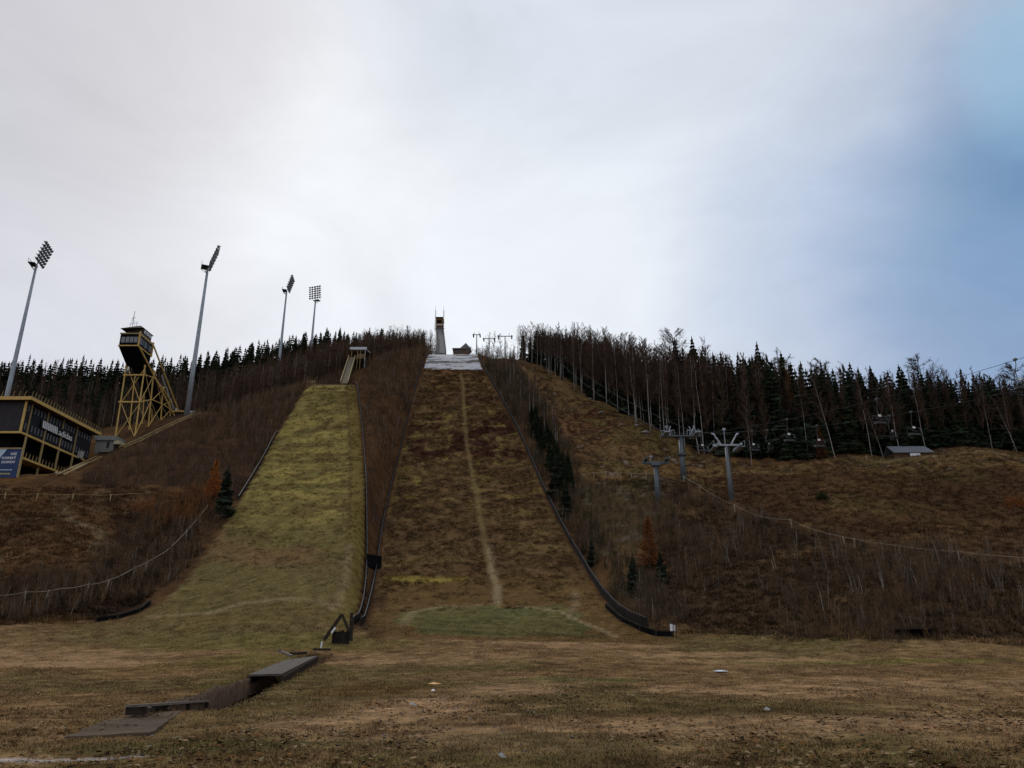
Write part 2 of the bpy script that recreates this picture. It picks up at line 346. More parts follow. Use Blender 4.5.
def paint(x, y):
    x = np.asarray(x, float); y = np.asarray(y, float); n = len(x); col = np.empty((n, 3))
    def put(c, w):
        w = np.asarray(w)[:, None]; col[:] = col * (1 - w) + np.asarray(c) * w
    j1 = fbm(x / 5, y / 5, 21) - .5; j2 = fbm(x / 5, y / 5, 22) - .5
    xj = x + j1 * 7; yj = y + j2 * 7
    n1 = fbm(x / 7, y / 9, 31, 5); n2 = fbm(x / 2.2, y / 3, 32, 4); n3 = fbm(x / 18, y / 14, 33, 4); n4 = fbm(x / .6, y / .8, 34, 3)
    col[:] = (.172, .120, .062)
    # outrun field
    put((.108, .094, .040), sstep(.48, .62, n3) * .8); put((.175, .118, .06), sstep(.52, .66, n1) * .7); put((.085, .058, .032), sstep(.55, .7, n2) * .6)
    put((.24, .16, .10), sstep(.62, .74, n4) * .35)
    for bx, by, rx, ry, c, s in BLOBS:
        d = np.sqrt(((xj * .35 + x * .65 - bx) / rx) ** 2 + ((yj * .35 + y * .65 - by) / ry) ** 2)
        put(c, (1 - sstep(.35, 1.1, d + (n2 - .5) * .9)) * s)
    up = sstep(68, 84, y + j1 * 8)
    # hillsides in general
    put((.085, .052, .028), up); put((.12, .07, .032), up * sstep(.5, .65, n1)); put((.05, .034, .022), up * sstep(.52, .66, n2) * .7)
    I = lambda k: inpoly(xj, yj, POLY[k]).astype(float)
    w = I('piste'); put((.145, .100, .048), w); put((.12, .102, .042), w * sstep(.54, .66, n3) * .6); put((.165, .105, .050), w * sstep(.54, .66, n1) * .7); put((.06, .038, .022), w * sstep(.50, .62, n2) * .75); put((.30, .26, .22), w * sstep(.73, .76, n2) * .5)
    w = I('redpatch'); put((.055, .025, .018), w * sstep(.46, .54, n2) * .9); put((.15, .09, .046), w * sstep(.56, .68, n2))
    w = I('meadow'); put((.075, .046, .026), w); put((.105, .068, .033), w * sstep(.5, .64, n1) * .8); put((.055, .033, .02), w * sstep(.5, .64, n2) * .7); put((.10, .085, .035), w * sstep(.6, .7, n3) * .4)  # meadow a little darker, edge falloff of the lens put into its colour
    w = I('gully'); put((.072, .052, .028), w); put((.095, .085, .036), w * sstep(.52, .64, n1) * .7); put((.13, .115, .09), w * sstep(.62, .7, n2) * .6); put((.04, .03, .02), w * sstep(.55, .68, n4))
    w = I('rightbank'); put((.062, .043, .027), w); put((.115, .077, .038), w * sstep(.52, .64, n1) * .9)
    w = I('leftbench'); put((.115, .068, .035), w); put((.065, .042, .026), w * sstep(.48, .62, n1) * .8); put((.17, .12, .07), w * sstep(.6, .7, n2) * .6)
    w = I('leftbank'); put((.046, .030, .021), w); put((.07, .043, .027), w * sstep(.5, .66, n1))
    w = I('lowleft'); put((.045, .03, .02), w); put((.085, .055, .03), w * sstep(.52, .66, n1))
    w = I('between'); put((.085, .048, .026), w); put((.05, .034, .024), w * sstep(.5, .62, n1) * .8)
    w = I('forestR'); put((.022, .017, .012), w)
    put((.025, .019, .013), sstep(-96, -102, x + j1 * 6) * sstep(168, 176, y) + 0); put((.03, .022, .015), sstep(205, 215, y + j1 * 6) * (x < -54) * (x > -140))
    # left jumping hill: mown yellow green grass
    w = ((x > K90.xl(y)) & (x < K90.xr(y)) & (y > 74 + j1 * 10) & (y < 204)).astype(float) * sstep(68, 84, y + j2 * 10)
    s1 = fbm(x / 14, y / 2.2, 41, 4); s2 = fbm(x / 5, y / 1.0, 42, 4)
    hi = sstep(95, 120, y)
    put((.155, .134, .052), w); put((.225, .198, .070), w * hi * sstep(.44, .62, s1 * .6 + fbm(x / 3.5, y / 3, 44) * .4) * .8); put((.12, .085, .038), w * sstep(.53, .66, s2) * .75)
    put((.27, .235, .078), w * hi * sstep(.57, .68, fbm(x / 4, y / 2.5, 43)) * .8)
    put((.115, .099, .045), w * (1 - hi) * .75); put((.15, .10, .05), w * sstep(93, 97, y) * (1 - sstep(104, 112, y)) * sstep(.45, .6, n1) * .8)
    put((.145, .115, .04), w * sstep(-2.6, -2.0, x - K90.xr(y)) * .9); put((.10, .075, .035), w * (np.abs(x - K90.xr(y) + 2.3) < .3) * .8)
    top = w * sstep(188, 190, y); put((.22, .20, .12), top)
    # right jumping hill: rough brown turf
    u = (x - BIG.xl(y)) / (BIG.xr(y) - BIG.xl(y))
    w = ((u > 0) & (u < 1) & (y > 70)).astype(float) * sstep(66, 74, y)
    t2 = fbm(x / 2.6, y / 2.0, 51, 4); t1 = fbm(x / 8, y / 5, 52, 4)
    put((.118, .080, .040), w); put((.078, .050, .027), w * sstep(.44, .60, t2) * .8); put((.145, .108, .046), w * sstep(.54, .68, t1) * .6)
    band = sstep(160, 166, y + j1 * 8) * (1 - sstep(186, 194, y + j2 * 8))
    t3 = fbm(x / 3.0, y / 3.6, 57, 5); put((.048, .022, .017), w * band * sstep(.47, .53, t3) * .9)
    put((.065, .034, .022), w * sstep(192, 200, y) * sstep(.52, .62, t1) * .7)
    put((.23, .19, .062), w * sstep(.60, .70, fbm(x / 2.4, y / 1.6, 53, 5)) * sstep(120, 150, y) * (1 - sstep(190, 200, y)) * .6)
    put((.19, .105, .045), w * sstep(218, 228, y + j1 * 5) * .85); put((.12, .05, .022), w * sstep(222, 228, y) * sstep(.52, .62, t2) * .7)
    put((.20, .14, .055), w * sstep(205, 212, y) * (1 - sstep(214, 220, y)) * sstep(.5, .62, t2) * .5)
    put((.115, .078, .035), w * (1 - sstep(100, 106, y + j1 * 4)))
    put((.25, .21, .055), w * np.exp(-((y + j1 * 3 - 101.5) / 1.1) ** 2) * (u < .42) * (u > .02) * .8)
    d = np.abs(x - np.interp(y, PATHS['bigmid'][0][::-1, 1], PATHS['bigmid'][0][::-1, 0]))
    edge = (u < .06) * (u > 0) * w * sstep(.45, .6, n1); put((.075, .05, .028), edge)
    w = I('oval') * 1.0; put((.104, .104, .044), w * .9); put((.078, .092, .042), w * sstep(.5, .64, n1) * .8)
    put((.06, .06, .028), np.exp(-((y - 73.5 - j1 * 1.5) / .7) ** 2) * (x > -9) * (x < 9) * .7)
    for k, (pp, wd) in PATHS.items():
        dd = seg_dist(x + j1 * .8, y + j2 * .8, pp); c = (.235, .195, .12) if k not in ('bigmid',) else (.17, .145, .066)
        if k == 'frost': c = (.5, .5, .52)
        put(c, (1 - sstep(wd * .35, wd * .9, dd + (n4 - .5) * wd * .7)) * ({'bigmid': .5, 'bigring': .45, 'bigside': .5, 'k90curve': .5, 'k90up': .5, 'leftpath': .6}.get(k, .75)))
    put((.05, .036, .024), 1 - sstep(.95, 1.15, seg_dist(x, y, TRENCH)))
    if True:
        f = 1 + (n4 - .5) * .9 + (fbm(x / .35, y / .45, 35, 2) - .5) * .7 * (y < 90); col *= f[:, None]; col *= np.array((1.07, .97, .90))
    return np.clip(col, .005, .9)

# ------------------------------------------------------------------ the ground sheet
xs = np.r_[-1800, -1200, -800, -500, -350, -260, np.arange(-200, -110, 3), np.arange(-110, 110.1, .5), np.arange(113, 201, 3), 260, 350, 500, 800, 1200, 1800]
ys = np.r_[-1500, -700, -300, -150, -60, np.arange(-24, 8, 4), np.arange(8, 75, .33), np.arange(75, 270, .6), np.arange(270, 344, 3), 360, 450, 700, 1100, 1800]
XX, YY = np.meshgrid(xs, ys); fx, fy = XX.ravel(), YY.ravel()
zz = H(fx, fy)
far = np.maximum(0, np.hypot(np.maximum(np.abs(fx) - 200, 0), np.maximum(fy - 344, 0)))
zz = zz - np.maximum(0, zz - 5) * sstep(0, 900, far)
nx, ny = len(xs), len(ys)
ii = (np.arange(ny - 1)[:, None] * nx + np.arange(nx - 1)[None]).ravel()
Fq = np.c_[ii, ii + 1, ii + nx + 1, ii + nx]
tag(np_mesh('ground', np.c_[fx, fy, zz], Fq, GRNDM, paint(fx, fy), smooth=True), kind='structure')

# ------------------------------------------------------------------ sky and sun
SUN_EL, SUN_AZ = R(38), R(-20)
w = bpy.data.worlds.new('World'); scene.world = w; w.use_nodes = True; nt = w.node_tree; N = nt.nodes; L = nt.links
bg = N['Background']; bg.inputs['Strength'].default_value = 0.1
sky = N.new('ShaderNodeTexSky'); sky.sky_type = 'NISHITA'; sky.sun_disc = False; sky.sun_elevation = SUN_EL; sky.sun_rotation = SUN_AZ
tc = N.new('ShaderNodeTexCoord')
nz = N.new('ShaderNodeTexNoise'); nz.inputs['Scale'].default_value = 2.2; nz.inputs['Detail'].default_value = 7; nz.inputs['Roughness'].default_value = .55
mpn = N.new('ShaderNodeMapping'); mpn.inputs['Scale'].default_value = (1, 1, 2.2); L.new(tc.outputs['Generated'], mpn.inputs[0]); L.new(mpn.outputs[0], nz.inputs['Vector'])
sub = N.new('ShaderNodeVectorMath'); sub.operation = 'SUBTRACT'; L.new(nz.outputs['Color'], sub.inputs[0]); sub.inputs[1].default_value = (.5, .5, .5)
scl = N.new('ShaderNodeVectorMath'); scl.operation = 'SCALE'; scl.inputs['Scale'].default_value = .24; L.new(sub.outputs[0], scl.inputs[0])
add = N.new('ShaderNodeVectorMath'); add.operation = 'ADD'; L.new(tc.outputs['Generated'], add.inputs[0]); L.new(scl.outputs[0], add.inputs[1])
nrm = N.new('ShaderNodeVectorMath'); nrm.operation = 'NORMALIZE'; L.new(add.outputs[0], nrm.inputs[0])
def mixrgb(fac, a, b):
    m = N.new('ShaderNodeMix'); m.data_type = 'RGBA'
    for s, v in (('Factor', fac), ('A', a), ('B', b)):
        if hasattr(v, 'type'): L.new(v, m.inputs[s])
        elif isinstance(v, tuple): m.inputs[s].default_value = (*v, 1)
        else: m.inputs[s].default_value = v
    return m.outputs['Result']
def lobe(px, py, ang, soft=1.0, gain=1.0):   # a cloud bank / opening / painted corner darkening centred on a direction of the sky
    d = ray(px, py); d = d / np.linalg.norm(d)
    dt = N.new('ShaderNodeVectorMath'); dt.operation = 'DOT_PRODUCT'; L.new(nrm.outputs[0], dt.inputs[0]); dt.inputs[1].default_value = tuple(d)
    mr = N.new('ShaderNodeMapRange'); mr.interpolation_type = 'SMOOTHSTEP'; mr.inputs['From Min'].default_value = math.cos(R(ang)); mr.inputs['From Max'].default_value = math.cos(R(ang * (1 - soft))); mr.inputs['To Max'].default_value = gain
    L.new(dt.outputs['Value'], mr.inputs['Value']); return mr.outputs[0]
def cl(r, g, b): return tuple(v * 10 for v in srgb((r, g, b)))
c = cl(194, 198, 208)
c = mixrgb(lobe(40, 340, 24), c, cl(196, 201, 217))
c = mixrgb(lobe(300, 130, 38, 1, .95), c, cl(219, 220, 225))
c = mixrgb(lobe(530, 230, 30, 1, 1), c, cl(231, 236, 242))
c = mixrgb(lobe(600, -70, 20, 1, .6), c, cl(196, 206, 220))
c = mixrgb(lobe(960, 260, 22, 1, .8), c, cl(170, 186, 212))
c = mixrgb(lobe(-60, -60, 26, 1, .6), c, cl(184, 182, 188))  # lens falloff in this corner, painted as a darker sky tone
lo = lobe(1165, 215, 21, .95, .9)
blue = N.new('ShaderNodeMix'); blue.data_type = 'RGBA'; blue.blend_type = 'MIX'; blue.inputs['Factor'].default_value = .8
L.new(sky.outputs[0], blue.inputs['A']); blue.inputs['B'].default_value = (*cl(92, 140, 182), 1)
c = mixrgb(lo, c, blue.outputs['Result'])
c = mixrgb(lobe(1000, 400, 13, 1, .6), c, cl(146, 167, 200))
c = mixrgb(lobe(1040, 50, 7, 1, .4), c, cl(172, 212, 236))
nz2 = N.new('ShaderNodeTexNoise'); nz2.inputs['Scale'].default_value = 2.6; nz2.inputs['Detail'].default_value = 9; nz2.inputs['Roughness'].default_value = .58; nz2.inputs['Distortion'].default_value = .6; L.new(mpn.outputs[0], nz2.inputs['Vector'])
mr2 = N.new('ShaderNodeMapRange'); mr2.inputs['From Min'].default_value = .3; mr2.inputs['From Max'].default_value = .7; mr2.inputs['To Min'].default_value = .87; mr2.inputs['To Max'].default_value = 1.05
L.new(nz2.outputs['Fac'], mr2.inputs['Value'])
vs = N.new('ShaderNodeVectorMath'); vs.operation = 'SCALE'; L.new(c, vs.inputs[0]); L.new(mr2.outputs[0], vs.inputs['Scale'])
fin = mixrgb(.94, sky.outputs[0], vs.outputs[0])
L.new(fin, bg.inputs['Color'])
sd = bpy.data.lights.new('sun', 'SUN'); sd.energy = 0.8; sd.angle = R(14); sd.color = (1, .96, .9)
so = bpy.data.objects.new('sun', sd); C.objects.link(so)
S = Vector((math.sin(SUN_AZ) * math.cos(SUN_EL), math.cos(SUN_AZ) * math.cos(SUN_EL), math.sin(SUN_EL)))
so.rotation_euler = (-S).to_track_quat('-Z', 'Y').to_euler(); so.location = (0, 0, 150)

# ------------------------------------------------------------------ vegetation templates
class TB:                                  # triangle soup with a colour per vertex
    def __init__(s): s.v = []; s.c = []
    def tri(s, a, b, c, col): s.v += [a, b, c]; s.c += [col] * 3
    def arr(s): return np.array(s.v, np.float32), np.array(s.c, np.float32)
    def mesh(s, name, m=None):
        V, c = s.arr(); return np_mesh(name, V, np.arange(len(V)).reshape(-1, 3), m or FOL, c, link=False)
def vadd(a, b, k=1.0): return (a[0] + b[0] * k, a[1] + b[1] * k, a[2] + b[2] * k)
def rdir(az, el): return (math.cos(az) * math.cos(el), math.sin(az) * math.cos(el), math.sin(el))
def strip(T, a, b, w0, w1, col, rng):      # thin twig: two triangles at a random roll
    d = Vector(b) - Vector(a); s = d.cross(Vector((rng.uniform(-1,1), rng.uniform(-1,1), rng.uniform(-1,1)))).normalized()
    a0 = tuple(Vector(a) - s * w0); a1 = tuple(Vector(a) + s * w0); b0 = tuple(Vector(b) - s * w1); b1 = tuple(Vector(b) + s * w1)
    T.tri(a0, a1, b1, col); T.tri(a0, b1, b0, col)
def jit(col, k, rng):
    f = 1 + rng.uniform(-k, k); return tuple(min(.9, c * f * (1 + rng.uniform(-k, k) * .3)) for c in col)
def spruce_crown(H_, Rr, seed, col=(.028, .036, .022), levels=28, per=10, droop=.4):
    rng = random.Random(seed); T = TB(); lean = rng.uniform(-.02, .02); fat = rng.uniform(.6, .95); gap = rng.uniform(.2, .8)
    for i in range(levels):
        t = (i + .5) / levels; z = H_ * (.04 + .95 * t); r0 = Rr * (1 - t) ** fat * (1 + .18 * math.sin(z * 2.1 + seed)) + .24
        n = max(6, int(per * (1 - t * .4)))
        for k in range(n):
            if rng.random() < .06: continue
            az = 2 * math.pi * (k + rng.random()) / n + i * 1.3; r = r0 * rng.uniform(.55, 1.2)
            cx, sx = math.cos(az), math.sin(az); c = jit(col, .45, rng)
            p0 = (lean * z, 0, z + .22 * r); p1 = (cx * r * .55 + lean * z, sx * r * .55, z - .1 * droop * r); p2 = (cx * r + lean * z, sx * r, z - droop * r + rng.uniform(-.1, .2) * r)
            wv = r * rng.uniform(.26, .42) + .05; tx, ty = -sx * wv, cx * wv
            a = (p1[0] + tx, p1[1] + ty, p1[2] - wv * .8); b = (p1[0] - tx, p1[1] - ty, p1[2] - wv * .8)
            T.tri(p0, a, p1, c); T.tri(p0, p1, b, c); T.tri(p1, a, p2, c); T.tri(p1, p2, b, c)
            h = vadd(p1, (0, 0, -1), wv * 1.6 + .25); T.tri(p0, p2, h, jit(c, .2, rng))
            for s in (-1, 1):                       # side sprays
                e = (p1[0] + s * tx * 1.9 + cx * r * .2, p1[1] + s * ty * 1.9 + sx * r * .2, p1[2] - droop * r * .55)
                T.tri(p1, e, vadd(p2, (p1[0] - p2[0], p1[1] - p2[1], p1[2] - p2[2]), .45), c)
    top = H_ * 1.02
    for k in range(5):
        az = k * 1.26; T.tri((lean * H_, 0, top), (.26 * math.cos(az) + lean * H_, .26 * math.sin(az), H_ * .93), (.26 * math.cos(az + 1.2) + lean * H_, .26 * math.sin(az + 1.2), H_ * .93), col)
    return T
def trunk_tb(H_, r0, seed, bend=.3, n=6, segs=7):
    rng = random.Random(seed); pts = []; x = y = 0
    for i in range(segs + 1):
        pts.append((x, y, H_ * i / segs)); x += rng.uniform(-bend, bend) * H_ / segs * .3; y += rng.uniform(-bend, bend) * H_ / segs * .3
    rad = [r0 * (1.0 - .9 * i / segs) for i in range(segs + 1)]; rad[0] *= 1.25
    m = MB(); m.tube(pts, rad, n); m.v = [(a, b, c - (0.5 if c < .01 else 0)) for a, b, c in m.v]; return m, pts
def bare_crown(pts, H_, seed, start=.35, nb=30, ntw=14, Lb=.16, up=.75, w=.022, col=(.085, .048, .04), spread=1.0, sub=0):
    rng = random.Random(seed); T = TB()
    def at_h(h):
        t = h / H_ * (len(pts) - 1); i = min(int(t), len(pts) - 2); f = t - i
        return tuple(pts[i][k] * (1 - f) + pts[i + 1][k] * f for k in range(3))
    for i in range(nb):
        t = start + (1 - start) * ((i + rng.random()) / nb); a = at_h(H_ * t); az = rng.uniform(0, 6.283)
        ln = H_ * Lb * (1.25 - t) * rng.uniform(.6, 1.25) / .7 * spread; el = up + rng.uniform(-.3, .3)
        m = vadd(a, rdir(az, el), ln * .55); b = vadd(m, rdir(az + rng.uniform(-.4, .4), el + rng.uniform(-.25, .35)), ln * .5)
        cb = jit(col, .3, rng); strip(T, a, m, w * 1.5, w * 1.1, cb, rng); strip(T, m, b, w * 1.1, w * .5, cb, rng)
        for j in range(ntw):
            f = rng.uniform(.25, 1); base = tuple(a[k] + (m[k] - a[k]) * min(1, f / .55) + ((b[k] - m[k]) * max(0, (f - .55) / .45)) for k in range(3))
            d = rdir(az + rng.uniform(-1.1, 1.1), el + rng.uniform(-.7, .6)); e = vadd(base, d, ln * rng.uniform(.22, .5)); c = jit(col, .35, rng)
            strip(T, base, e, w * .62, w * .3, c, rng)
            for q in range(sub):
                g = rng.uniform(.3, 1); b2 = vadd(base, (e[0]-base[0], e[1]-base[1], e[2]-base[2]), g)
                strip(T, b2, vadd(b2, rdir(rng.uniform(0, 6.283), rng.uniform(-.2, 1)), ln * .2), w * .45, w * .22, c, rng)
    return T
def fuzzy_cone(H_, Rr, seed, col, n=700, w=.05, z0=.06, pw=.8):       # larch: fine ascending sprays in a narrow cone
    rng = random.Random(seed); T = TB()
    for i in range(n):
        t = rng.random() ** 1.25; z = H_ * (z0 + (1 - z0) * t); r = Rr * (1 - t) ** pw * rng.uniform(.25, 1.05) * (1 + .25 * math.sin(z * 5)); az = rng.uniform(0, 6.283)
        a = (math.cos(az) * r * .35, math.sin(az) * r * .35, z); b = (math.cos(az) * r, math.sin(az) * r, z + rng.uniform(-.05, .16) * Rr)
        c = jit(col, .45, rng); strip(T, a, b, w, w * .6, c, rng)
        for k in range(2):
            m = tuple(a[q] * .4 + b[q] * .6 for q in range(3)); strip(T, m, vadd(m, rdir(az + rng.uniform(-1.2, 1.2), rng.uniform(-.9, .4)), Rr * .2), w * .8, w * .4, jit(col, .5, rng), rng)
    return T
def bush_tb(rad, hgt, seed, col, n=500, leaf=.09):
    rng = random.Random(seed); T = TB()
    for i in range(n):
        az = rng.uniform(0, 6.283); el = math.asin(rng.uniform(0, 1)); k = rng.uniform(.55, 1.05) * (.8 + .3 * math.sin(az * 3 + seed) * math.cos(el * 4))
        p = (rad * k * math.cos(az) * math.cos(el), rad * k * math.sin(az) * math.cos(el), hgt * k * math.sin(el))
        d = rdir(az + rng.uniform(-1, 1), el + rng.uniform(-.6, .9)); strip(T, p, vadd(p, d, leaf * rng.uniform(1.2, 2.6)), leaf * .5, leaf * .15, jit(col, .5, rng), rng)
    return T
def sapling_tb(H_, seed, stems=4, col=(.085, .05, .042), pale=0.0, tw=16, w=.014, lean=.30):
    rng = random.Random(seed); T = TB()
    for s in range(stems):
        az = rng.uniform(0, 6.283); k = rng.uniform(0, lean); h = H_ * rng.uniform(.6, 1.05); base = (rng.uniform(-.5, .5), rng.uniform(-.5, .5), -.1)
        mid = vadd(base, (math.cos(az) * k, math.sin(az) * k, 1), h * .55); top = vadd(mid, (math.cos(az + .5) * k * 1.3, math.sin(az + .5) * k * 1.3, 1), h * .45)
        sc = (.30, .27, .24) if rng.random() < pale else jit(col, .3, rng)
        strip(T, base, mid, w * 1.5, w * 1.1, sc, rng); strip(T, mid, top, w * 1.1, w * .4, sc, rng); strip(T, base, mid, w * 1.3, w, sc, rng)
        for j in range(tw):
            t = rng.uniform(.18, 1); p = tuple(base[q] + (mid[q] - base[q]) * min(1, t / .55) + (top[q] - mid[q]) * max(0, (t - .55) / .45) for q in range(3))
            a2 = rng.uniform(0, 6.283); l = h * rng.uniform(.12, .30) * (1.25 - t); e = vadd(p, rdir(a2, rng.uniform(.35, 1.2)), l); c = jit(col, .4, rng)
            strip(T, p, e, w * .75, w * .35, c, rng)
            m = tuple((p[q] + e[q]) / 2 for q in range(3)); strip(T, m, vadd(m, rdir(a2 + rng.uniform(-1, 1), rng.uniform(.2, 1.2)), l * .5), w * .55, w * .3, c, rng)
    return T
def scatter(name, temps, pts, scales, m=FOL, kind='stuff', tint=None, label=None, cat=None, zoff=0.0):
    """many copies of small templates merged into one ground-cover object"""
    if len(pts) == 0: return None
    z = H(pts[:, 0], pts[:, 1]); idx = RNG.integers(0, len(temps), len(pts)); VV = []; CC = []
    for t in range(len(temps)):
        sel = np.where(idx == t)[0]
        if not len(sel): continue
        V, c = temps[t].arr(); a = RNG.uniform(0, 6.283, len(sel)); s = scales[sel]
        ca, sa = np.cos(a)[:, None], np.sin(a)[:, None]
        x = (V[None, :, 0] * ca - V[None, :, 1] * sa) * s[:, None] + pts[sel, 0][:, None]
        y = (V[None, :, 0] * sa + V[None, :, 1] * ca) * s[:, None] + pts[sel, 1][:, None]
        zz_ = V[None, :, 2] * s[:, None] + z[sel][:, None] + zoff
        VV.append(np.stack([x, y, zz_], -1).reshape(-1, 3))
        tt = RNG.uniform(.7, 1.3, (len(sel), 1, 1)) if tint is None else tint[sel][:, None, :]
        CC.append((c[None] * tt).reshape(-1, 3))
    V = np.concatenate(VV); cc = np.concatenate(CC)
    o = np_mesh(name, V, np.arange(len(V)).reshape(-1, 3), m, np.clip(cc, 0, .9)); tag(o, label, cat, None, kind); return o
def in_region(poly_px, n, holes=()):
    pw = Gxy(poly_px); lo = pw.min(0); hi = pw.max(0); out = []
    while len(out) < n:
        q = RNG.uniform(lo, hi, (4000, 2)); q = q[inpoly(q[:, 0] + (fbm(q[:, 0] / 4, q[:, 1] / 4, 71) - .5) * 4, q[:, 1], pw)]; out += list(q)
    out = np.array(out[:n]); return out
def off_hills(p, m=.8):
    a = (p[:, 0] > BIG.xl(p[:, 1]) - m) & (p[:, 0] < BIG.xr(p[:, 1]) + m) & (p[:, 1] < 268)
    b = (p[:, 0] > K90.xl(p[:, 1]) - m) & (p[:, 0] < K90.xr(p[:, 1]) + m) & (p[:, 1] < 206)
    return p[~(a | b)]

# ------------------------------------------------------------------ trees, one object each
def make_tree(name, trunk_mb, crown_tb, bark):
    root = bpy.data.objects.new(name, None)
    tm = bpy.data.meshes.new('trunk'); tm.from_pydata(trunk_mb.v, [], trunk_mb.f); tm.update(); tm.materials.append(bark); tm.shade_smooth()
    cm = crown_tb.mesh('crown'); return tm, cm
def plant(name, kind, xy, sc, label, cat, group, wide=1.0, rz=None, lean=None, sink=.1):
    tm, cm = kind; x, y = float(xy[0]), float(xy[1])
    r = empty(name, (x, y, float(H(x, y)) - sink), random.uniform(0, 6.28) if rz is None else rz, label, cat, group)
    r.scale = (sc * wide, sc * wide, sc)
    if lean: r.rotation_euler = (lean[0], lean[1], r.rotation_euler[2])
    for nm, me in (('trunk', tm), ('crown', cm)):
        o = bpy.data.objects.new(nm, me); C.objects.link(o); o.parent = r
    return r
SPR = []
for i in range(7):
    t, p = trunk_tb(17, .17, 100 + i, .05); SPR.append(make_tree('spruce', t, spruce_crown(18, 2.1 + .4 * (i % 3), 200 + i, col=((.028, .036, .022), (.036, .045, .026), (.030, .036, .025))[i % 3]), BARKD))
BIR = []
for i in range(7):
    t, p = trunk_tb(18, .105, 300 + i, .22); BIR.append(make_tree('birch', t, bare_crown(p, 18, 400 + i, .34 + .06 * (i % 3), 44, 18, .14, .85, .034, col=(.088, .055, .042)), BARKW))
DBIR = []
for i in range(5):
    t, p = trunk_tb(16, .11, 320 + i, .25); DBIR.append(make_tree('birch', t, bare_crown(p, 16, 420 + i, .22, 44, 18, .14, .85, .036, col=(.092, .058, .042)), mat('pale_brown_bark', (.12, .10, .085), .9, .3, 1.0, col2=(.26, .23, .20))))
WID = []
for i in range(3):
    t, p = trunk_tb(17, .28, 340 + i, .5); WID.append(make_tree('tree', t, bare_crown(p, 17, 440 + i, .38, 34, 18, .24, .65, .045, col=(.06, .045, .04), sub=3), BARKD))
def along(pts, n, depth, jitter):
    pts = np.array(pts); seg = np.hypot(*np.diff(pts, axis=0).T); cum = np.r_[0, np.cumsum(seg)]; out = []
    for k in range(n):
        s = cum[-1] * (k + RNG.uniform(-.4, .4) + .5) / n; i = min(max(np.searchsorted(cum, s) - 1, 0), len(seg) - 1); f = (s - cum[i]) / seg[i]
        q = pts[i] + (pts[i + 1] - pts[i]) * f; d = pts[i + 1] - pts[i]; nrm_ = np.array([-d[1], d[0]]) / np.hypot(*d)
        if nrm_[1] < 0: nrm_ = -nrm_
        out.append(q + nrm_ * (depth + RNG.uniform(-jitter, jitter)) + RNG.uniform(-.5, .5, 2))
    return np.array(out)
# right-hand forest, set behind its edge along the ski piste and the meadow
EDGE = np.array([P(*p)[:2] for p in [(512, 350, 297), (535, 364, 274), (565, 381, 247), (600, 402, 217), (650, 432, 188), (700, 458, 167), (770, 464, 157), (850, 459, 157), (905, 453, 158), (960, 447, 162), (1060, 452, 170), (1120, 450, 176)]])
def tall(q): return np.interp(q[0] / q[1], [.02, .06, .12, .33, .42, .52], [1.0, 1.1, 1.25, 1.25, 1.13, 1.0])
GR_S = 'dark spruces of the forest right of the ski piste'; LB_S = 'dark spruce in the dense forest right of the grassy ski piste'
for dep, n, s0 in ((4.5, 46, .80), (9, 46, 1.0), (14, 40, 1.08)):
    for q in along(EDGE, n, dep, 2):
        k = .80 if q[0] < 8 else .72 if q[0] < 30 else .82 if q[0] < 45 else 1.0
        plant('spruce_tree', random.choice(SPR), q, s0 * k * tall(q) * random.uniform(.76, 1.13), LB_S, 'spruce', GR_S, random.uniform(.66, 1.05))
GR_B = 'bare birches along the forest edge right of the ski piste'; LB_B = 'tall bare birch with slender pale trunk at the forest edge right of the piste'
for q in along(EDGE[:6], 62, 2.0, 3.2):
    plant('birch_tree', random.choice(BIR), q, random.uniform(.76, 1.12) * (.84 if q[1] > 240 else 1) * tall(q), LB_B, 'birch', GR_B, random.uniform(.8, 1.1))
for q in along(EDGE[:7], 40, 7.5, 3): plant('birch_tree', random.choice(BIR), q, random.uniform(.9, 1.2) * (.8 if q[1] > 240 else 1) * tall(q), LB_B, 'birch', GR_B, random.uniform(.8, 1.1))
for q in along(EDGE[6:], 11, 2.5, 2.5): plant('birch_tree', random.choice(BIR), q, random.uniform(.7, 1.05), 'slim bare birch in front of the dark spruces behind the right meadow', 'birch', 'thin birches in front of the spruces behind the meadow', .85)
for i, (px, Y, s) in enumerate([(680, 192, 1.62), (790, 185, 1.38), (838, 178, 1.25), (933, 182, 1.36), (868, 186, 1.1), (1010, 180, 1.05), (1030, 172, 1.25), (548, 286, .8)]):
    q = P(px, 452, Y)[:2]; plant('broadleaf_tree', WID[i % 3], q, s, ['bare broad crown above the forest skyline right of the long birch row', 'bare broadleaf crown on the skyline above the middle lift chairs', 'bare round crown on the skyline just left of the paired lift chairs', 'tallest bare crown on the skyline above the hut', 'low bare crown between the round crown and the tallest one above the hut', 'bare forked crown on the skyline near the right end of the forest', 'large bare crown at the right edge of the photo', 'bare thin crown at the upper left end of the right forest'][i], 'tree', 'bare broadleaf crowns on the skyline')
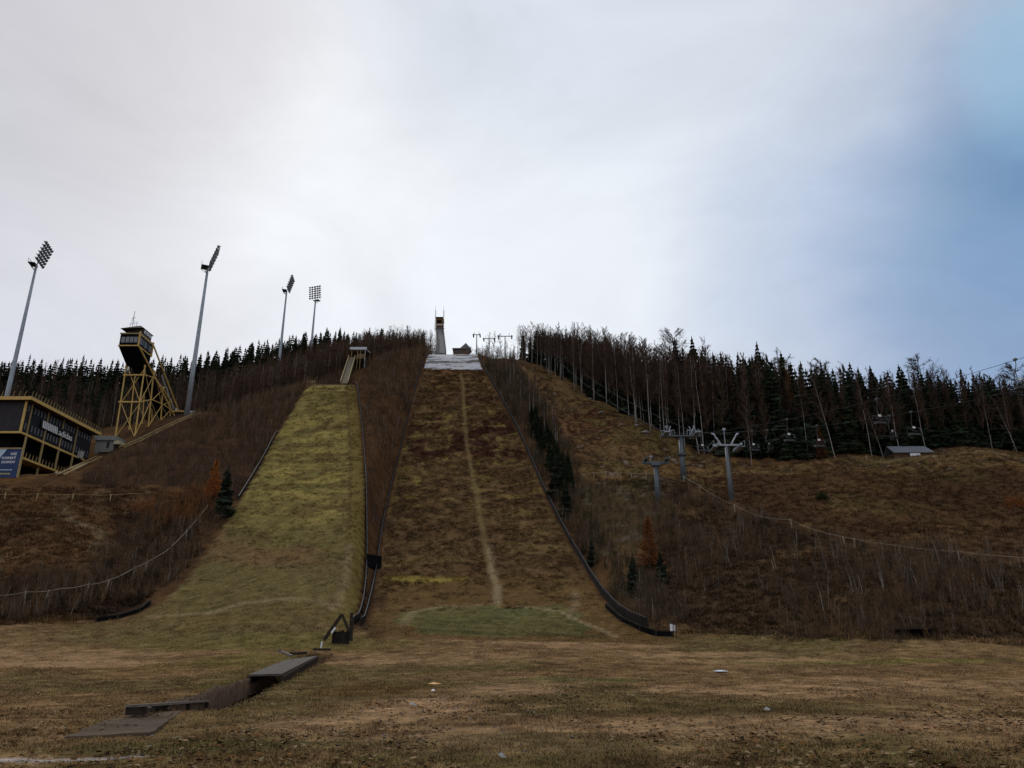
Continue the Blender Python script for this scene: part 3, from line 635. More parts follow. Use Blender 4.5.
# leaning white birches that show clearly before the dark forest
for px, py, Y, s, ln, lb in [(836, 462, 155, 1.0, (0, -.10), 'white crooked birch between two lift chairs before the dark forest'), (884, 459, 156, .62, (0, -.14), 'short white birch leaning left below the paired lift chairs'), (1017, 448, 164, .72, (0, -.18), 'white birch leaning left at the right end of the forest edge'), (752, 466, 155, .7, (0, .02), 'small pale birch behind the front chairlift pylon')]:
    plant('birch_tree', BIR[1], P(px, py, Y)[:2], s, lb, 'birch', None, .85, 0, ln)
def larch(xy, h, r, col, label, seed, w=.05, n=700):
    t, p = trunk_tb(h * .95, h * .012 + .03, seed, .05); k = make_tree('larch', t, fuzzy_cone(h, r, seed, col, n, w), BARKD); plant('larch_tree', k, xy, 1, label, 'larch', None)
ORG = (.36, .13, .036)
larch(G(650, 568)[:2], 6.4, 2.2, (.21, .088, .034), 'orange autumn larch alone among the bare brush right of the large landing hill', 501, .035, 900)
larch(P(797, 452, 164)[:2] , 22.5, 2.3, (.16, .075, .022), 'rust brown larch crown high in the right forest below the skyline', 502)
larch(P(822, 455, 157)[:2], 7.0, 1.6, (.10, .045, .018), 'small dull orange larch at the foot of the right forest beside the crooked birch', 503)
larch(G(212, 499)[:2], 6.2, 1.6, ORG, 'bright orange larch beside the lone dark spruce on the left bank', 504, .04, 800)
# lone dark spruces
for (px, py), s, lb in [((223, 517), .44, 'lone dark spruce at the left edge of the yellow green landing slope'), ((556, 498), .46, 'dark spruce by the right fence of the large landing hill, highest of three'), ((566, 516), .36, 'dark spruce by the right fence of the large hill, middle of three'), ((592, 566), .22, 'small dark spruce low by the right fence of the large hill'), ((634, 596), .28, 'small dark spruce below the orange larch in the gully'), ((662, 585), .24, 'small dark spruce at the foot of the orange larch')]:
    plant('spruce_tree', SPR[2], G(px, py)[:2], s, lb, 'spruce', None, 1.25)
t, p = trunk_tb(.8, .05, 61, .05); plant('bush', make_tree('bush', t, bush_tb(1.25, 1.5, 9, (.03, .042, .018), 700, .12), BARKD), G(822, 500)[:2], 1, 'round dark green bush alone on the brown meadow', 'bush', None)
t, p = trunk_tb(1.2, .05, 62, .05); plant('bush', make_tree('bush', t, bush_tb(1.9, 2.2, 10, (.22, .085, .028), 700, .12), BARKD), G(1016, 508)[:2], 1, 'orange leaved bush on the meadow by the right edge of the photo', 'bush', None)
# gully saplings along the right fence of the big hill
GR_G = 'slim birches between the large hill and the ski piste'
for px, py, s in [(529, 425, .62), (533, 418, .6), (545, 440, .5), (555, 446, .62), (558, 452, .6), (553, 430, .55), (510, 390, .6), (514, 383, .66), (521, 402, .6), (500, 368, .62), (506, 374, .6), (540, 408, .5), (548, 418, .52), (494, 364, .6), (525, 378, .5), (489, 362, .55), (518, 372, .55), (536, 395, .5)]:
    plant('birch_tree', random.choice(BIR), G(px, py)[:2], s * 1.05, 'slim bare birch between the large landing hill and the ski piste', 'birch', GR_G, .9)
GR_GS = 'dark spruces in the gully right of the large hill'
for q in off_hills(in_region([(520, 412), (538, 425), (556, 450), (575, 480), (578, 505), (560, 500), (545, 470), (530, 432)], 48), 1.3):
    plant('spruce_tree', random.choice(SPR), q, random.uniform(.16, .36), 'young dark spruce in the gully between the large hill and the piste', 'spruce', GR_GS, 1.3)
# left and middle forest: skyline
LFOR = np.array([(-235, 205), (-190, 206), (-150, 210), (-120, 218), (-95, 234), (-78, 262), (-60, 282), (-45, 289), (-36, 292)])
LMID = np.array([P(-60, 420, 182)[:2], P(100, 418, 186)[:2], P(180, 414, 192)[:2], P(230, 405, 205)[:2], P(290, 390, 228)[:2], P(330, 376, 244)[:2], P(400, 370, 262)[:2], P(428, 360, 272)[:2]])
GR_L = 'spruces of the left forest skyline'; GR_LB = 'bare trunks of the left forest'
for ln, dep, n, s0 in ((LFOR, 2, 56, .98), (LFOR, -6, 46, .84), (LMID, 4, 30, .55)):
    for q in along(ln, n, dep, 2.5):
        plant('spruce_tree', random.choice(SPR), q, s0 * random.uniform(.84, 1.1), 'dark spruce of the forest skyline behind the floodlight masts and left hill', 'spruce', GR_L, random.uniform(.75, 1.1))
for q in list(along(LFOR, 80, -10, 4)) + list(along(LMID, 90, 0, 3)) + list(along(LMID, 70, 7, 4)):
    plant('birch_tree', random.choice(DBIR if random.random() < .75 else BIR), q, random.uniform(.55, .9) * (.8 if q[0] < -95 and q[1] < 200 else .92), 'bare slender tree in the brown forest behind the floodlight masts', 'tree', GR_LB, 1.0)
for q in [P(a, 355, b)[:2] for a, b in ((455, 300), (462, 306), (470, 300), (478, 306), (487, 300), (497, 305))]:
    plant('broadleaf_tree', WID[1], q, random.uniform(.4, .6), 'low bare tree on the skyline right of the ramp tower', 'tree', 'low bare trees on the skyline right of the ramp tower')
# far woodland behind the front rows, one dark mass
dark_sp = [spruce_crown(18, 2.0 + .25 * i, 600 + i, levels=21, per=7) for i in range(5)]
bp_ = np.concatenate([along(EDGE, 130, 7, 3), along(EDGE, 150, 12, 3), along(EDGE, 150, 18, 3), along(EDGE, 140, 25, 4), along(LFOR, 170, 5, 3), along(LFOR, 170, 9, 3), along(LMID, 70, 12, 4)])
scatter('forest', dark_sp, bp_, np.r_[RNG.uniform(.72, 1.08, 570), RNG.uniform(.84, 1.02, 340), RNG.uniform(.5, .72, 70)] * np.where((bp_[:, 0] > -20) & (bp_[:, 0] < 45), .80, 1) * tall(bp_.T), label='dark woodland mass behind the front rows of trees', cat='forest')

# ------------------------------------------------------------------ brush and grass
PUR = (.118, .080, .052); BRN = (.115, .075, .045); RED = (.160, .096, .055); ORB = (.235, .105, .042)
sapA = [sapling_tb(3.0, 700 + i, 4, PUR, .10, 16, .016) for i in range(6)]
sapB = [sapling_tb(3.0, 720 + i, 5, RED, .06, 16, .016) for i in range(5)]
sapO = [sapling_tb(2.4, 740 + i, 5, ORB, 0, 18, .022) for i in range(4)]
sapP = [sapling_tb(4.5, 760 + i, 2, PUR, .8, 14, .018, .22) for i in range(4)]
sapW = [sapling_tb(1.9, 790 + i, 8, (.11, .075, .045) if i % 2 else (.075, .052, .037), .05, 14, .013, .95) for i in range(6)]
sapA = sapA[:4] + sapW[:3]; sapB = sapB[:4] + sapW[3:]
sapG = [sapling_tb(2.6, 780 + i, 6, (.06, .055, .03), .08, 18, .02) for i in range(4)]
p = in_region([(690, 490), (740, 513), (800, 529), (900, 549), (1060, 568), (1060, 648), (900, 645), (800, 640), (720, 632), (690, 615), (655, 560), (645, 520), (660, 497)], 2500)
p = p[(fbm(p[:, 0] / 6, p[:, 1] / 6, 81) > .43) & ~inpoly(p[:, 0], p[:, 1], Gxy([(690, 640), (700, 605), (745, 590), (790, 600), (770, 640)]))]
low = sstep(60, 82, p[:, 1]); scatter('brush', sapA + sapA + sapB, p, RNG.uniform(.35, .95, len(p)) * (.7 + .4 * low), label='bare reddish brown thicket covering the right bank', cat='brush')
p = in_region([(690, 495), (800, 535), (1060, 575), (1060, 635), (800, 610), (700, 560)], 65); scatter('brush', sapP, p, RNG.uniform(.6, 1.05, len(p)), label='pale stemmed birch saplings leaning on the right bank', cat='brush')
p = off_hills(in_region([(484, 366), (500, 366), (520, 372), (545, 410), (575, 450), (585, 500), (600, 540), (650, 585), (690, 625), (655, 637), (600, 588), (560, 520), (520, 430)], 1900)); scatter('brush', sapA + sapG + sapA, p, RNG.uniform(.45, 1.1, len(p)) * (1 + .5 * sstep(170, 215, p[:, 1])), label='mixed bare brush in the gully beside the large hill', cat='brush')
p = off_hills(in_region([(358, 388), (380, 350), (428, 345), (430, 360), (416, 392), (404, 440), (392, 490), (382, 548), (366, 552), (364, 470)], 2500))
sc = RNG.uniform(.6, 1.3, len(p)) * (.6 + .85 * sstep(125, 215, p[:, 1])); scatter('brush', sapB + sapA[:3], p, sc, label='red brown saplings between the two landing hills', cat='brush')
p = off_hills(in_region([(80, 486), (130, 450), (205, 412), (310, 379), (350, 372), (352, 384), (312, 385), (280, 432), (240, 500), (205, 492), (120, 490)], 3000)); p = p[fbm(p[:, 0] / 7, p[:, 1] / 7, 83) > .30]
scatter('brush', sapA + sapB, p, RNG.uniform(.45, 1.1, len(p)) * (.8 + .5 * sstep(135, 185, p[:, 1])), label='purple brown brush on the bank left of the yellow green slope', cat='brush')
p = off_hills(in_region([(135, 505), (200, 495), (235, 505), (212, 555), (160, 592), (100, 610), (0, 622), (-40, 600), (0, 575), (80, 575), (112, 540)], 1150)); scatter('brush', sapA + sapB, p, RNG.uniform(.4, .85, len(p)), label='dark brush on the lower left bank', cat='brush')
p = off_hills(in_region([(150, 500), (205, 490), (222, 500), (205, 520), (160, 530), (130, 515)], 95)); scatter('brush', sapO, p, RNG.uniform(.5, 1.0, len(p)), label='orange leaved larch saplings on the left bank', cat='brush')
p = in_region([(-20, 430), (95, 425), (110, 400), (60, 385), (-20, 390)], 240); scatter('brush', sapO[:2] + sapB, p, RNG.uniform(.8, 1.6, len(p)), label='rusty saplings behind the stadium building', cat='brush')
p = np.concatenate([along(LMID, 260, d, 1.8) for d in (-4, -1, 2, 5, 8)] + [along(LFOR, 200, d, 2) for d in (-14, -9, -5)]); p = off_hills(p, 2)
scatter('forest', [sapling_tb(3.0, 800 + i, 3, (.098, .062, .042), .12, 26, .013, .07) for i in range(7)], p, RNG.uniform(2.0, 3.3, len(p)) * (.66 + .74 * sstep(184, 222, p[:, 1])), label='brown bare young trees massed below the left skyline', cat='forest')
p = np.concatenate([along(EDGE[:7], 62, d, 2.5) for d in (4, 9, 14, 20)] + [along(EDGE[2:5], 40, d, 2) for d in (3, 7, 11)] + [along(EDGE[4:], 44, d, 3) for d in (3, 8, 14)])
bc = []
for i in range(5):
    t_, pp_ = trunk_tb(18, .1, 900 + i, .2); bc.append(bare_crown(pp_, 18, 920 + i, .25, 44, 17, .10, 1.1, .034, col=(.085, .056, .041)))
scatter('forest', bc, p, RNG.uniform(.78, 1.08, len(p)) * tall(p.T) * (.86 + .14 * sstep(290, 250, p[:, 1])), label='brown bare crowns massed behind the birch row right of the piste', cat='forest')
p = off_hills(in_region([(472, 356), (484, 352), (500, 350), (516, 352), (520, 364), (500, 368), (486, 366)], 160)); scatter('brush', sapA, p, RNG.uniform(1.0, 2.0, len(p)), label='bare bushes on the skyline beside the knoll', cat='brush')
p = off_hills(in_region([(20, 425), (100, 424), (120, 408), (60, 392), (0, 400)], 160)); scatter('brush', sapO, p, RNG.uniform(1.2, 2.2, len(p)), tint=np.repeat(RNG.uniform(.4, .7, (len(p), 1)), 3, 1), label='dull orange larch scrub behind the stadium building', cat='brush')
p = in_region([(580, 484), (690, 488), (660, 540), (640, 570), (610, 575), (590, 530)], 420); scatter('brush', sapG + sapA, p, RNG.uniform(.25, .6, len(p)), label='low olive brown scrub below the rail fence', cat='brush')
# grass
def tuft(seed, n, h, spread, w):
    rng = random.Random(seed); T = TB()
    for i in range(n):
        az = rng.uniform(0, 6.283); b = (rng.uniform(-spread, spread), rng.uniform(-spread, spread), -.01); e = vadd(b, rdir(az, rng.uniform(.25, 1.3)), h * rng.uniform(.5, 1.2))
        s = (-math.sin(az) * w, math.cos(az) * w, 0); T.tri(vadd(b, s), vadd(b, s, -1), e, jit((1, 1, 1), .35, rng))
    return T
tufts = [tuft(i, 7, .042, .075, .008) for i in range(6)]
n = 190000; yy = 10.5 * (82 / 10.5) ** RNG.uniform(0, 1, n); xx = RNG.uniform(-1, 1, n) * (yy * .74 + 2); pts = np.c_[xx, yy]
pts = pts[(seg_dist(pts[:, 0], pts[:, 1], TRENCH) > .8)]
SLAB1 = Gxy([(65, 739), (150, 737), (207, 711), (128, 712)])
pts = pts[~inpoly(pts[:, 0], pts[:, 1], SLAB1)]
pc = paint(pts[:, 0], pts[:, 1]); keep = fbm(pts[:, 0] / 1.3, pts[:, 1] / 1.3, 91, 3) + RNG.uniform(-.25, .25, len(pts)) > .36 + np.clip((pc[:, 0] - .15) * 3.2, 0, .5); pts = pts[keep]
tint = pc[keep] * 1.5 * RNG.uniform(.8, 1.7, (len(pts), 1)); gs = RNG.random(len(pts)) < .25; tint[gs] = tint[gs] * .5 + np.array((.26, .175, .085)) * .5; ds = RNG.random(len(pts)) < .12; tint[ds] *= .4
scatter('grass', tufts, pts, RNG.uniform(.5, 1.5, len(pts)) * (1 + pts[:, 1] / 40), tint=tint, label='short brown autumn grass on the outrun field', cat='grass')
tus = [tuft(40 + i, 12, .42, .28, .035) for i in range(6)]
def tussocks(h, n, y0, y1, label, smin, smax, thr):
    y = y0 + (y1 - y0) * RNG.uniform(0, 1, n) ** .8; u = RNG.uniform(.015, .985, n); x = h.xl(y) * (1 - u) + h.xr(y) * u; pts = np.c_[x, y]
    pts = pts[(seg_dist(x, y, PATHS['bigmid'][0]) > .5) & (fbm(x / 1.6, y / 1.6, 95, 3) > thr + .25 * (1 - sstep(y0, y0 + 22, y)))]
    tint = paint(pts[:, 0], pts[:, 1]) * RNG.uniform(.85, 1.6, (len(pts), 1)); scatter('grass', tus, pts, RNG.uniform(smin, smax, len(pts)), tint=tint, label=label, cat='grass')
tussocks(BIG, 26000, 86, 224, 'rough brown tussocks on the large landing hill', .45, 1.1, .40)
tussocks(K90, 9000, 84, 188, 'yellow green tufts on the left landing hill', .4, .8, .46)
for pg, n, lb in (([(565, 395), (600, 402), (700, 458), (770, 466), (900, 456), (1060, 452), (1060, 565), (850, 545), (740, 512), (690, 486), (590, 478), (565, 430), (545, 395), (520, 365), (540, 365)], 11000, 'dry brown grass on the piste and meadow'),
                  ([(590, 480), (690, 485), (650, 560), (690, 632), (800, 642), (1060, 650), (1060, 570), (850, 548), (740, 515)], 7000, 'dry grass on the right bank'),
                  ([(-60, 492), (110, 488), (200, 492), (215, 500), (190, 560), (140, 606), (60, 622), (-60, 630)], 6500, 'dry grass on the left bank')):
    pts = off_hills(in_region(pg, n)); tint = paint(pts[:, 0], pts[:, 1]) * RNG.uniform(.7, 1.6, (len(pts), 1)); scatter('grass', tus, pts, RNG.uniform(.6, 1.5, len(pts)), tint=tint, label=lb, cat='grass')
lf = []
for i in range(6):
    rng = random.Random(70 + i); T = TB()
    for j in range(3):
        a = rng.uniform(0, 6.283); o_ = (rng.uniform(-.12, .12), rng.uniform(-.12, .12), rng.uniform(.01, .05)); s_ = rng.uniform(.02, .045)
        q = [vadd(o_, (math.cos(a + t) * s_ * k, math.sin(a + t) * s_ * k, rng.uniform(-.01, .02))) for t, k in ((0, 1.3), (1.6, .8), (3.14, 1.2), (4.7, .8))]; c = jit((1, 1, 1), .4, rng); T.tri(q[0], q[1], q[2], c); T.tri(q[0], q[2], q[3], c)
    lf.append(T)
n = 7000; yy = 10.5 * (48 / 10.5) ** RNG.uniform(0, 1, n); xx = RNG.uniform(-1, 1, n) * (yy * .74 + 2); pts = np.c_[xx, yy]; pts = pts[fbm(xx / 2.5, yy / 2.5, 97, 3) > .45]
pal = np.array([(.20, .10, .04), (.11, .06, .03), (.30, .21, .12), (.05, .033, .02), (.05, .033, .02)]); scatter('fallen_leaves', lf, pts, RNG.uniform(.6, 1.6, len(pts)), tint=pal[RNG.integers(0, 5, len(pts))], label='fallen leaves and dead stalks on the field', cat='leaves', zoff=.01)
p = np.concatenate([along(LFOR, 62, d, 3) for d in (-9, -3, 4)]); scatter('forest', bc, p, RNG.uniform(.66, .88, len(p)), label='brown bare crowns among the spruces of the left skyline', cat='forest')
# stones strewn over the worn ground
st = []
for i in range(5):
    rng = random.Random(i); T = TB(); ps = [rdir(rng.uniform(0, 6.283), rng.uniform(-.4, 1.4)) for _ in range(9)]; ps = [(a * .06, b * .05, c * .03 + .01) for a, b, c in ps]
    for a in range(len(ps)):
        for b in range(a + 1, len(ps)):
            if (a + b) % 2: T.tri(ps[a], ps[b], ps[(a + b) % len(ps)], (.25, .22, .19))
    st.append(T)
pts = np.concatenate([np.c_[RNG.normal(G(*q)[0], rx, k), RNG.normal(G(*q)[1], ry, k)] for q, rx, ry, k in (((450, 705), 2.5, 4, 260), ((700, 700), 6, 6, 220), ((350, 735), 4, 3, 90), ((900, 690), 6, 4, 120), ((640, 740), 6, 2, 60))])
scatter('gravel', st, pts, RNG.uniform(.25, .95, len(pts)) , tint=np.repeat(RNG.uniform(.4, 1.2, (len(pts), 1)), 3, 1), label='small stones on the worn ground', cat='gravel')

# ------------------------------------------------------------------ built things
def off(o):
    v = Vector((0, 0, 0))
    while o: v += o.location; o = o.parent
    return v
def wb(mb, name, m, parent):              # mesh given in world coordinates, placed under its thing
    d = off(parent); mb.v = [(a - d.x, b - d.y, c - d.z) for a, b, c in mb.v]; return mb.build(name, m, parent)
def lb(mb, name, m, parent, smooth=False): return mb.build(name, m, parent, smooth)
V = Vector
def text_part(name, body, size, m, parent, loc, rot, extrude=.02, shear=0, space=1.0, bold=0.0, align='LEFT'):
    cu = bpy.data.curves.new(name, 'FONT'); cu.body = body; cu.size = size; cu.extrude = extrude; cu.shear = shear; cu.space_character = space; cu.offset = bold; cu.align_x = align
    t = bpy.data.objects.new(name, cu); C.objects.link(t); bpy.context.view_layer.update()
    me = bpy.data.meshes.new_from_object(t.evaluated_get(bpy.context.evaluated_depsgraph_get())); bpy.data.objects.remove(t); me.materials.clear(); me.materials.append(m)
    o = bpy.data.objects.new(name, me); C.objects.link(o); o.parent = parent; o.location = V(loc) - off(parent); o.rotation_euler = rot; return o

# --- board fences along the hills
def board_fence(fun, hill, y0, y1, side, hgt, label, railm=mat('dark_grey_rail', (.032, .034, .038), .8, .3, 2), boardm=BOARD, step=1.5, post_step=4, low=0):
    ys_ = np.arange(y0, y1 + .01, step); xs_ = np.array([float(fun(y)) for y in ys_]) + side * .45; zs_ = H(xs_, ys_, False)
    mid = len(ys_) // 2; root = empty('board_fence', (xs_[mid], ys_[mid], zs_[mid]), 0, label, 'fence', None)
    m = MB(); r = MB(); rng = random.Random(int(y0 * 10 + side))
    for i in range(len(ys_) - 1):
        h0 = hgt * rng.uniform(.86, 1.06); a = (xs_[i], ys_[i], zs_[i]); b = (xs_[i+1], ys_[i+1], zs_[i+1]); t = .05
        if rng.random() > low: m.hexa([(a[0]-t, a[1]+.02, a[2]-.8), (a[0]+t, a[1]+.02, a[2]-.8), (b[0]+t, b[1]-.02, b[2]-.8), (b[0]-t, b[1]-.02, b[2]-.8), (a[0]-t, a[1]+.02, a[2]+h0), (a[0]+t, a[1]+.02, a[2]+h0), (b[0]+t, b[1]-.02, b[2]+h0), (b[0]-t, b[1]-.02, b[2]+h0)])
        r.beam((a[0], a[1], a[2] + hgt * 1.1), (b[0], b[1], b[2] + hgt * 1.1), .10, .07)
    wb(m, 'board_panel', boardm, root); wb(r, 'top_rail', railm, root)
    pm = None
    for y in np.arange(y0, y1, post_step):
        x = float(fun(y)) + side * .58; z = float(H(x, y, False))
        if pm is None: po = MB().box(-.06, .06, -.06, .06, -.6, hgt * 1.18).build('post', DARKWOOD, root); pm = po.data
        else: po = bpy.data.objects.new('post', pm); C.objects.link(po); po.parent = root
        po.location = V((x, y, z)) - root.location
    return root
board_fence(BIG.xl, BIG, 74, 246, -1, .7, 'low dark board fence down the left side of the large brown landing hill')
board_fence(BIG.xr, BIG, 77, 246, 1, .9, 'dark board fence with pale rail down the right side of the large landing hill')
board_fence(K90.xr, K90, 72, 192, 1, .75, 'dark fence with blue grey rail down the right side of the yellow green slope')
board_fence(K90.xl, K90, 121, 158, -1, .6, 'weathered pale railed fence down the left side of the yellow green slope', railm=mat('pale_rail', (.17, .155, .13), .8, .3, 3))
# foot of the right fence: the curved dark boards that run out along the bank
foot = [G(*q)[:2] for q in ((606, 608), (622, 622), (640, 631), (656, 636), (672, 637))]
def boards_poly(pts, hgt, label, m1=BOARD):
    z0 = float(H(*pts[0])); root = empty('board_wall', (pts[0][0], pts[0][1], z0), 0, label, 'fence'); m = MB(); r = MB(); pm = None
    for a, b in zip(pts[:-1], pts[1:]):
        za, zb = float(H(*a)), float(H(*b)); m.beam((a[0], a[1], za + hgt / 2 - .3), (b[0], b[1], zb + hgt / 2 - .3), .1, hgt + .6); r.beam((a[0], a[1], za + hgt + .06), (b[0], b[1], zb + hgt + .06), .16, .1)
    wb(m, 'board_panel', BLACK, root); wb(r, 'top_rail', BOARD, root)
    for a in pts:
        if pm is None: po = MB().box(-.07, .07, -.07, .07, -.4, hgt * 1.1).build('post', DARKWOOD, root); pm = po.data
        else: po = bpy.data.objects.new('post', pm); C.objects.link(po); po.parent = root
        po.location = V((a[0], a[1] - .1, float(H(*a)))) - root.location
boards_poly(foot, .42, 'curved black board wall at the foot of the right fence beside the bank')
boards_poly([G(*q)[:2] for q in ((366, 566), (381, 568))], 1.4, 'black board barrier across the strip between the two landing hills')
boards_poly([G(*q)[:2] for q in ((96, 622), (118, 619), (140, 612), (150, 604))], .3, 'low black boards at the foot of the left bank beside the slope')

# --- pale sheets over the knoll of the large hill
def sheet(label, y0, y1, u0, u1, lift=.12, ragged=.0):
    nu, nv = 110, 70; jj, ii2 = np.meshgrid(np.arange(nv + 1), np.arange(nu + 1), indexing='ij'); u = (u0 + (u1 - u0) * ii2 / nu).ravel()
    yb = y0 + ragged * (fbm(u * 12, u * 0 + 3.3, 77, 3) - .5) * 2 - 1.2 * u; y = yb + (y1 - yb) * jj.ravel() / nv; x = BIG.xl(y) * (1 - u) + BIG.xr(y) * u
    z = BIG.z(y) + lift + .10 * vnoise(x * .9, y * .9, 5)
    d = fbm(x / 5.5, y / 1.5, 61, 4); e = fbm(x / 1.6, y / .8, 62, 3); lum = .50 + .2 * (e - .5); col = np.stack([lum, lum, lum * 1.05], 1)
    k = (sstep(.52, .60, d) * .9 + .45 * sstep(.58, .66, e))[:, None]; k = np.clip(k, 0, 1); col = col * (1 - k) + np.array((.07, .06, .05)) * k
    q = [(j * (nu + 1) + i, j * (nu + 1) + i + 1, (j + 1) * (nu + 1) + i + 1, (j + 1) * (nu + 1) + i) for j in range(nv) for i in range(nu)]
    o = np_mesh('plastic_sheeting', np.stack([x, y, z], 1), q, mat('weathered_pale_sheeting', (1, 1, 1), .7, .12, 1.2, attr=True, spec=.1), col); tag(o, label, 'sheeting')
    md = o.modifiers.new('thickness', 'SOLIDIFY'); md.thickness = .03
sheet('weathered pale plastic sheets over the knoll of the large landing hill', 224.5, 243.5, .02, .985, ragged=1.6)

# --- in-run tower of the large hill
b0 = P(441.5, 353, 264); t0 = P(439.3, 327, 322); bz = float(H(b0[0], b0[1]))
tw = empty('ramp_tower', (b0[0], b0[1], bz), 0, 'tall grey ski jump in-run ramp with brown cabin and two masts on the hilltop', 'ski jump tower')
hw = 1.5
b = V((b0[0], b0[1], b0[2])); t = V((t0[0], t0[1], t0[2]))
wb(MB().hexa([(b.x-hw, b.y, b.z-.8), (b.x+hw, b.y, b.z-.8), (t.x+hw, t.y, t.z-.8), (t.x-hw, t.y, t.z-.8), (b.x-hw, b.y, b.z), (b.x+hw, b.y, b.z), (t.x+hw, t.y, t.z), (t.x-hw, t.y, t.z)]), 'ramp_deck', mat('grey_ramp_deck', (.10, .092, .098), .7, .35, .8), tw)
for s, m_ in ((-1, mat('pale_side_board', (.34, .31, .24), .8, .2, 1)), (1, mat('dark_side_board', (.06, .055, .055), .8, .3, 1))):
    x0 = s * (hw + .15)
    wb(MB().hexa([(b.x+x0-.12, b.y, b.z-1.2), (b.x+x0+.12, b.y, b.z-1.2), (t.x+x0+.12, t.y, t.z-1.2), (t.x+x0-.12, t.y, t.z-1.2), (b.x+x0-.12, b.y, b.z+.8), (b.x+x0+.12, b.y, b.z+.8), (t.x+x0+.12, t.y, t.z+1.3), (t.x+x0-.12, t.y, t.z+1.3)]), 'side_wall', m_, tw)
for f in (.35, .62, .9):
    q = b.lerp(t, f); g = float(H(q.x, q.y)) - 1
    for s in (-1, 1): wb(MB().beam((q.x + s * 1.25, q.y, g), (q.x + s * 1.25, q.y, q.z - .8), .5), 'pillar', CONC, tw)
wb(MB().box(t.x-1.6, t.x+1.6, t.y-.5, t.y+5, t.z-1.0, t.z+4.2), 'cabin', BROWNCABIN, tw)
wb(MB().box(t.x-1.05, t.x+1.05, t.y-.62, t.y-.505, t.z+1.8, t.z+3.2), 'start_opening', BLACK, tw)
wb(MB().box(t.x-1.75, t.x+1.75, t.y-1.2, t.y+5.2, t.z+4.2, t.z+4.5), 'cabin_roof', DARKWOOD, tw)
for f, s in ((.98, 1.1), (.80, 1.0)):
    q = b.lerp(t, f); wb(MB().beam((q.x - 2.0, q.y, q.z + 1.3), (q.x + 2.0, q.y, q.z + 1.3), .3), 'cross_beam', WHITE if f > .9 else DSTEEL, tw)
for s in (-1, 1):
    x = t.x + s * 1.85; m = MB().tube([(x-.16, t.y, t.z-2), (x-.16, t.y, t.z + 8.5), (x, t.y, t.z + 10.8)], [.10, .08, .03], 5).tube([(x+.16, t.y, t.z-2), (x+.16, t.y, t.z + 8)], [.09, .06], 5)
    for k in range(9): m.beam((x-.3, t.y, t.z + k * .95), (x+.3, t.y, t.z + k * .95 + .3), .09)
    wb(m, 'mast', mat('grey_lattice', (.28, .28, .29), .6, .2, 2), tw)
# --- in-run and start hut of the left hill
b0 = P(344, 383, 208); t0 = P(352, 357, 241)
r2 = empty('wooden_ramp', (b0[0], b0[1], float(H(b0[0], b0[1]))), 0, 'narrow weathered wooden in-run ramp above the yellow green slope', 'ski jump ramp')
b = V(b0); t = V(t0); hw = .95
wb(MB().hexa([(b.x-hw, b.y, b.z-.35), (b.x+hw, b.y, b.z-.35), (t.x+hw, t.y, t.z-.35), (t.x-hw, t.y, t.z-.35), (b.x-hw, b.y, b.z), (b.x+hw, b.y, b.z), (t.x+hw, t.y, t.z), (t.x-hw, t.y, t.z)]), 'ramp_deck', mat('tan_ramp_boards', (.125, .10, .058), .85, .4, 1.2, stretch=(.4, 3, 3)), r2)
for s in (-1, 1): wb(MB().beam(b + V((s * (hw + .12), 0, .35)), t + V((s * (hw + .12), 0, .35)), .16, .75), 'side_board', YEL2, r2)
for f in (.02, .25, .5, .75, .97):
    q = b.lerp(t, f)
    for s in (-1, 1): wb(MB().beam((q.x + s * .85, q.y + .05, float(H(q.x, q.y)) - .5), (q.x + s * .85, q.y + .05, q.z - .36), .2), 'trestle_post', DARKWOOD, r2)
h0 = P(359, 356, 243); hz = float(H(h0[0], h0[1])); zt = P(359, 351, 243)[2]; zf = P(359, 358, 243)[2]
hut = empty('start_shelter', (h0[0], h0[1], hz), 0, 'open start shelter with pale flat roof at the top of the wooden ramp', 'shelter')
wb(MB().hexa([(h0[0]-3.0, 242, zt), (h0[0]+2.6, 242, zt), (h0[0]+3.1, 247, zt+.7), (h0[0]-2.4, 247, zt+.7), (h0[0]-3.0, 242, zt+.22), (h0[0]+2.6, 242, zt+.22), (h0[0]+3.1, 247, zt+.95), (h0[0]-2.4, 247, zt+.95)]), 'roof', ROOFWHITE, hut)
wb(MB().box(h0[0]-3.0, h0[0]+2.7, 241.7, 241.99, zt+.02, zt+.95), 'roof_fascia', ROOFWHITE, hut)
wb(MB().box(h0[0]-2.6, h0[0]+2.2, 245.5, 245.7, zf - .2, zt + .2), 'back_wall', BLACK, hut)
wb(MB().box(h0[0]-2.6, h0[0]+2.4, 242.2, 245.45, zf - .35, zf - .2), 'platform', YEL2, hut)
for x in (-2.4, -.4, .6, 2.2): wb(MB().box(h0[0]+x-.09, h0[0]+x+.09, 242.25, 242.43, hz - .5, zt), 'post', YEL2 if x < 1 else LSTEEL, hut)
rl = MB()
for x in np.arange(-.2, 2.2, .3): rl.beam((h0[0]+x, 242.15, zf - .2), (h0[0]+x + .12, 242.15, zf + .95), .1)
rl.beam((h0[0]-.4, 242.15, zf + 1.0), (h0[0]+2.3, 242.15, zf + 1.0), .12); wb(rl, 'railing', YEL2, hut)
q = P(311, 384, 192); z = float(H(q[0], q[1])); rr = empty('timber_railing', (q[0], q[1], z), 0, 'short timber railing at the upper left corner of the yellow green slope', 'railing')
for x in (-.9, -.3, .3, .9): lb(MB().box(x-.06, x+.06, -.06, .06, -.3, 1.3), 'post', YEL2, rr)
lb(MB().box(-1.0, 1.0, -.09, -.065, 1.0, 1.15), 'rail', YEL2, rr)
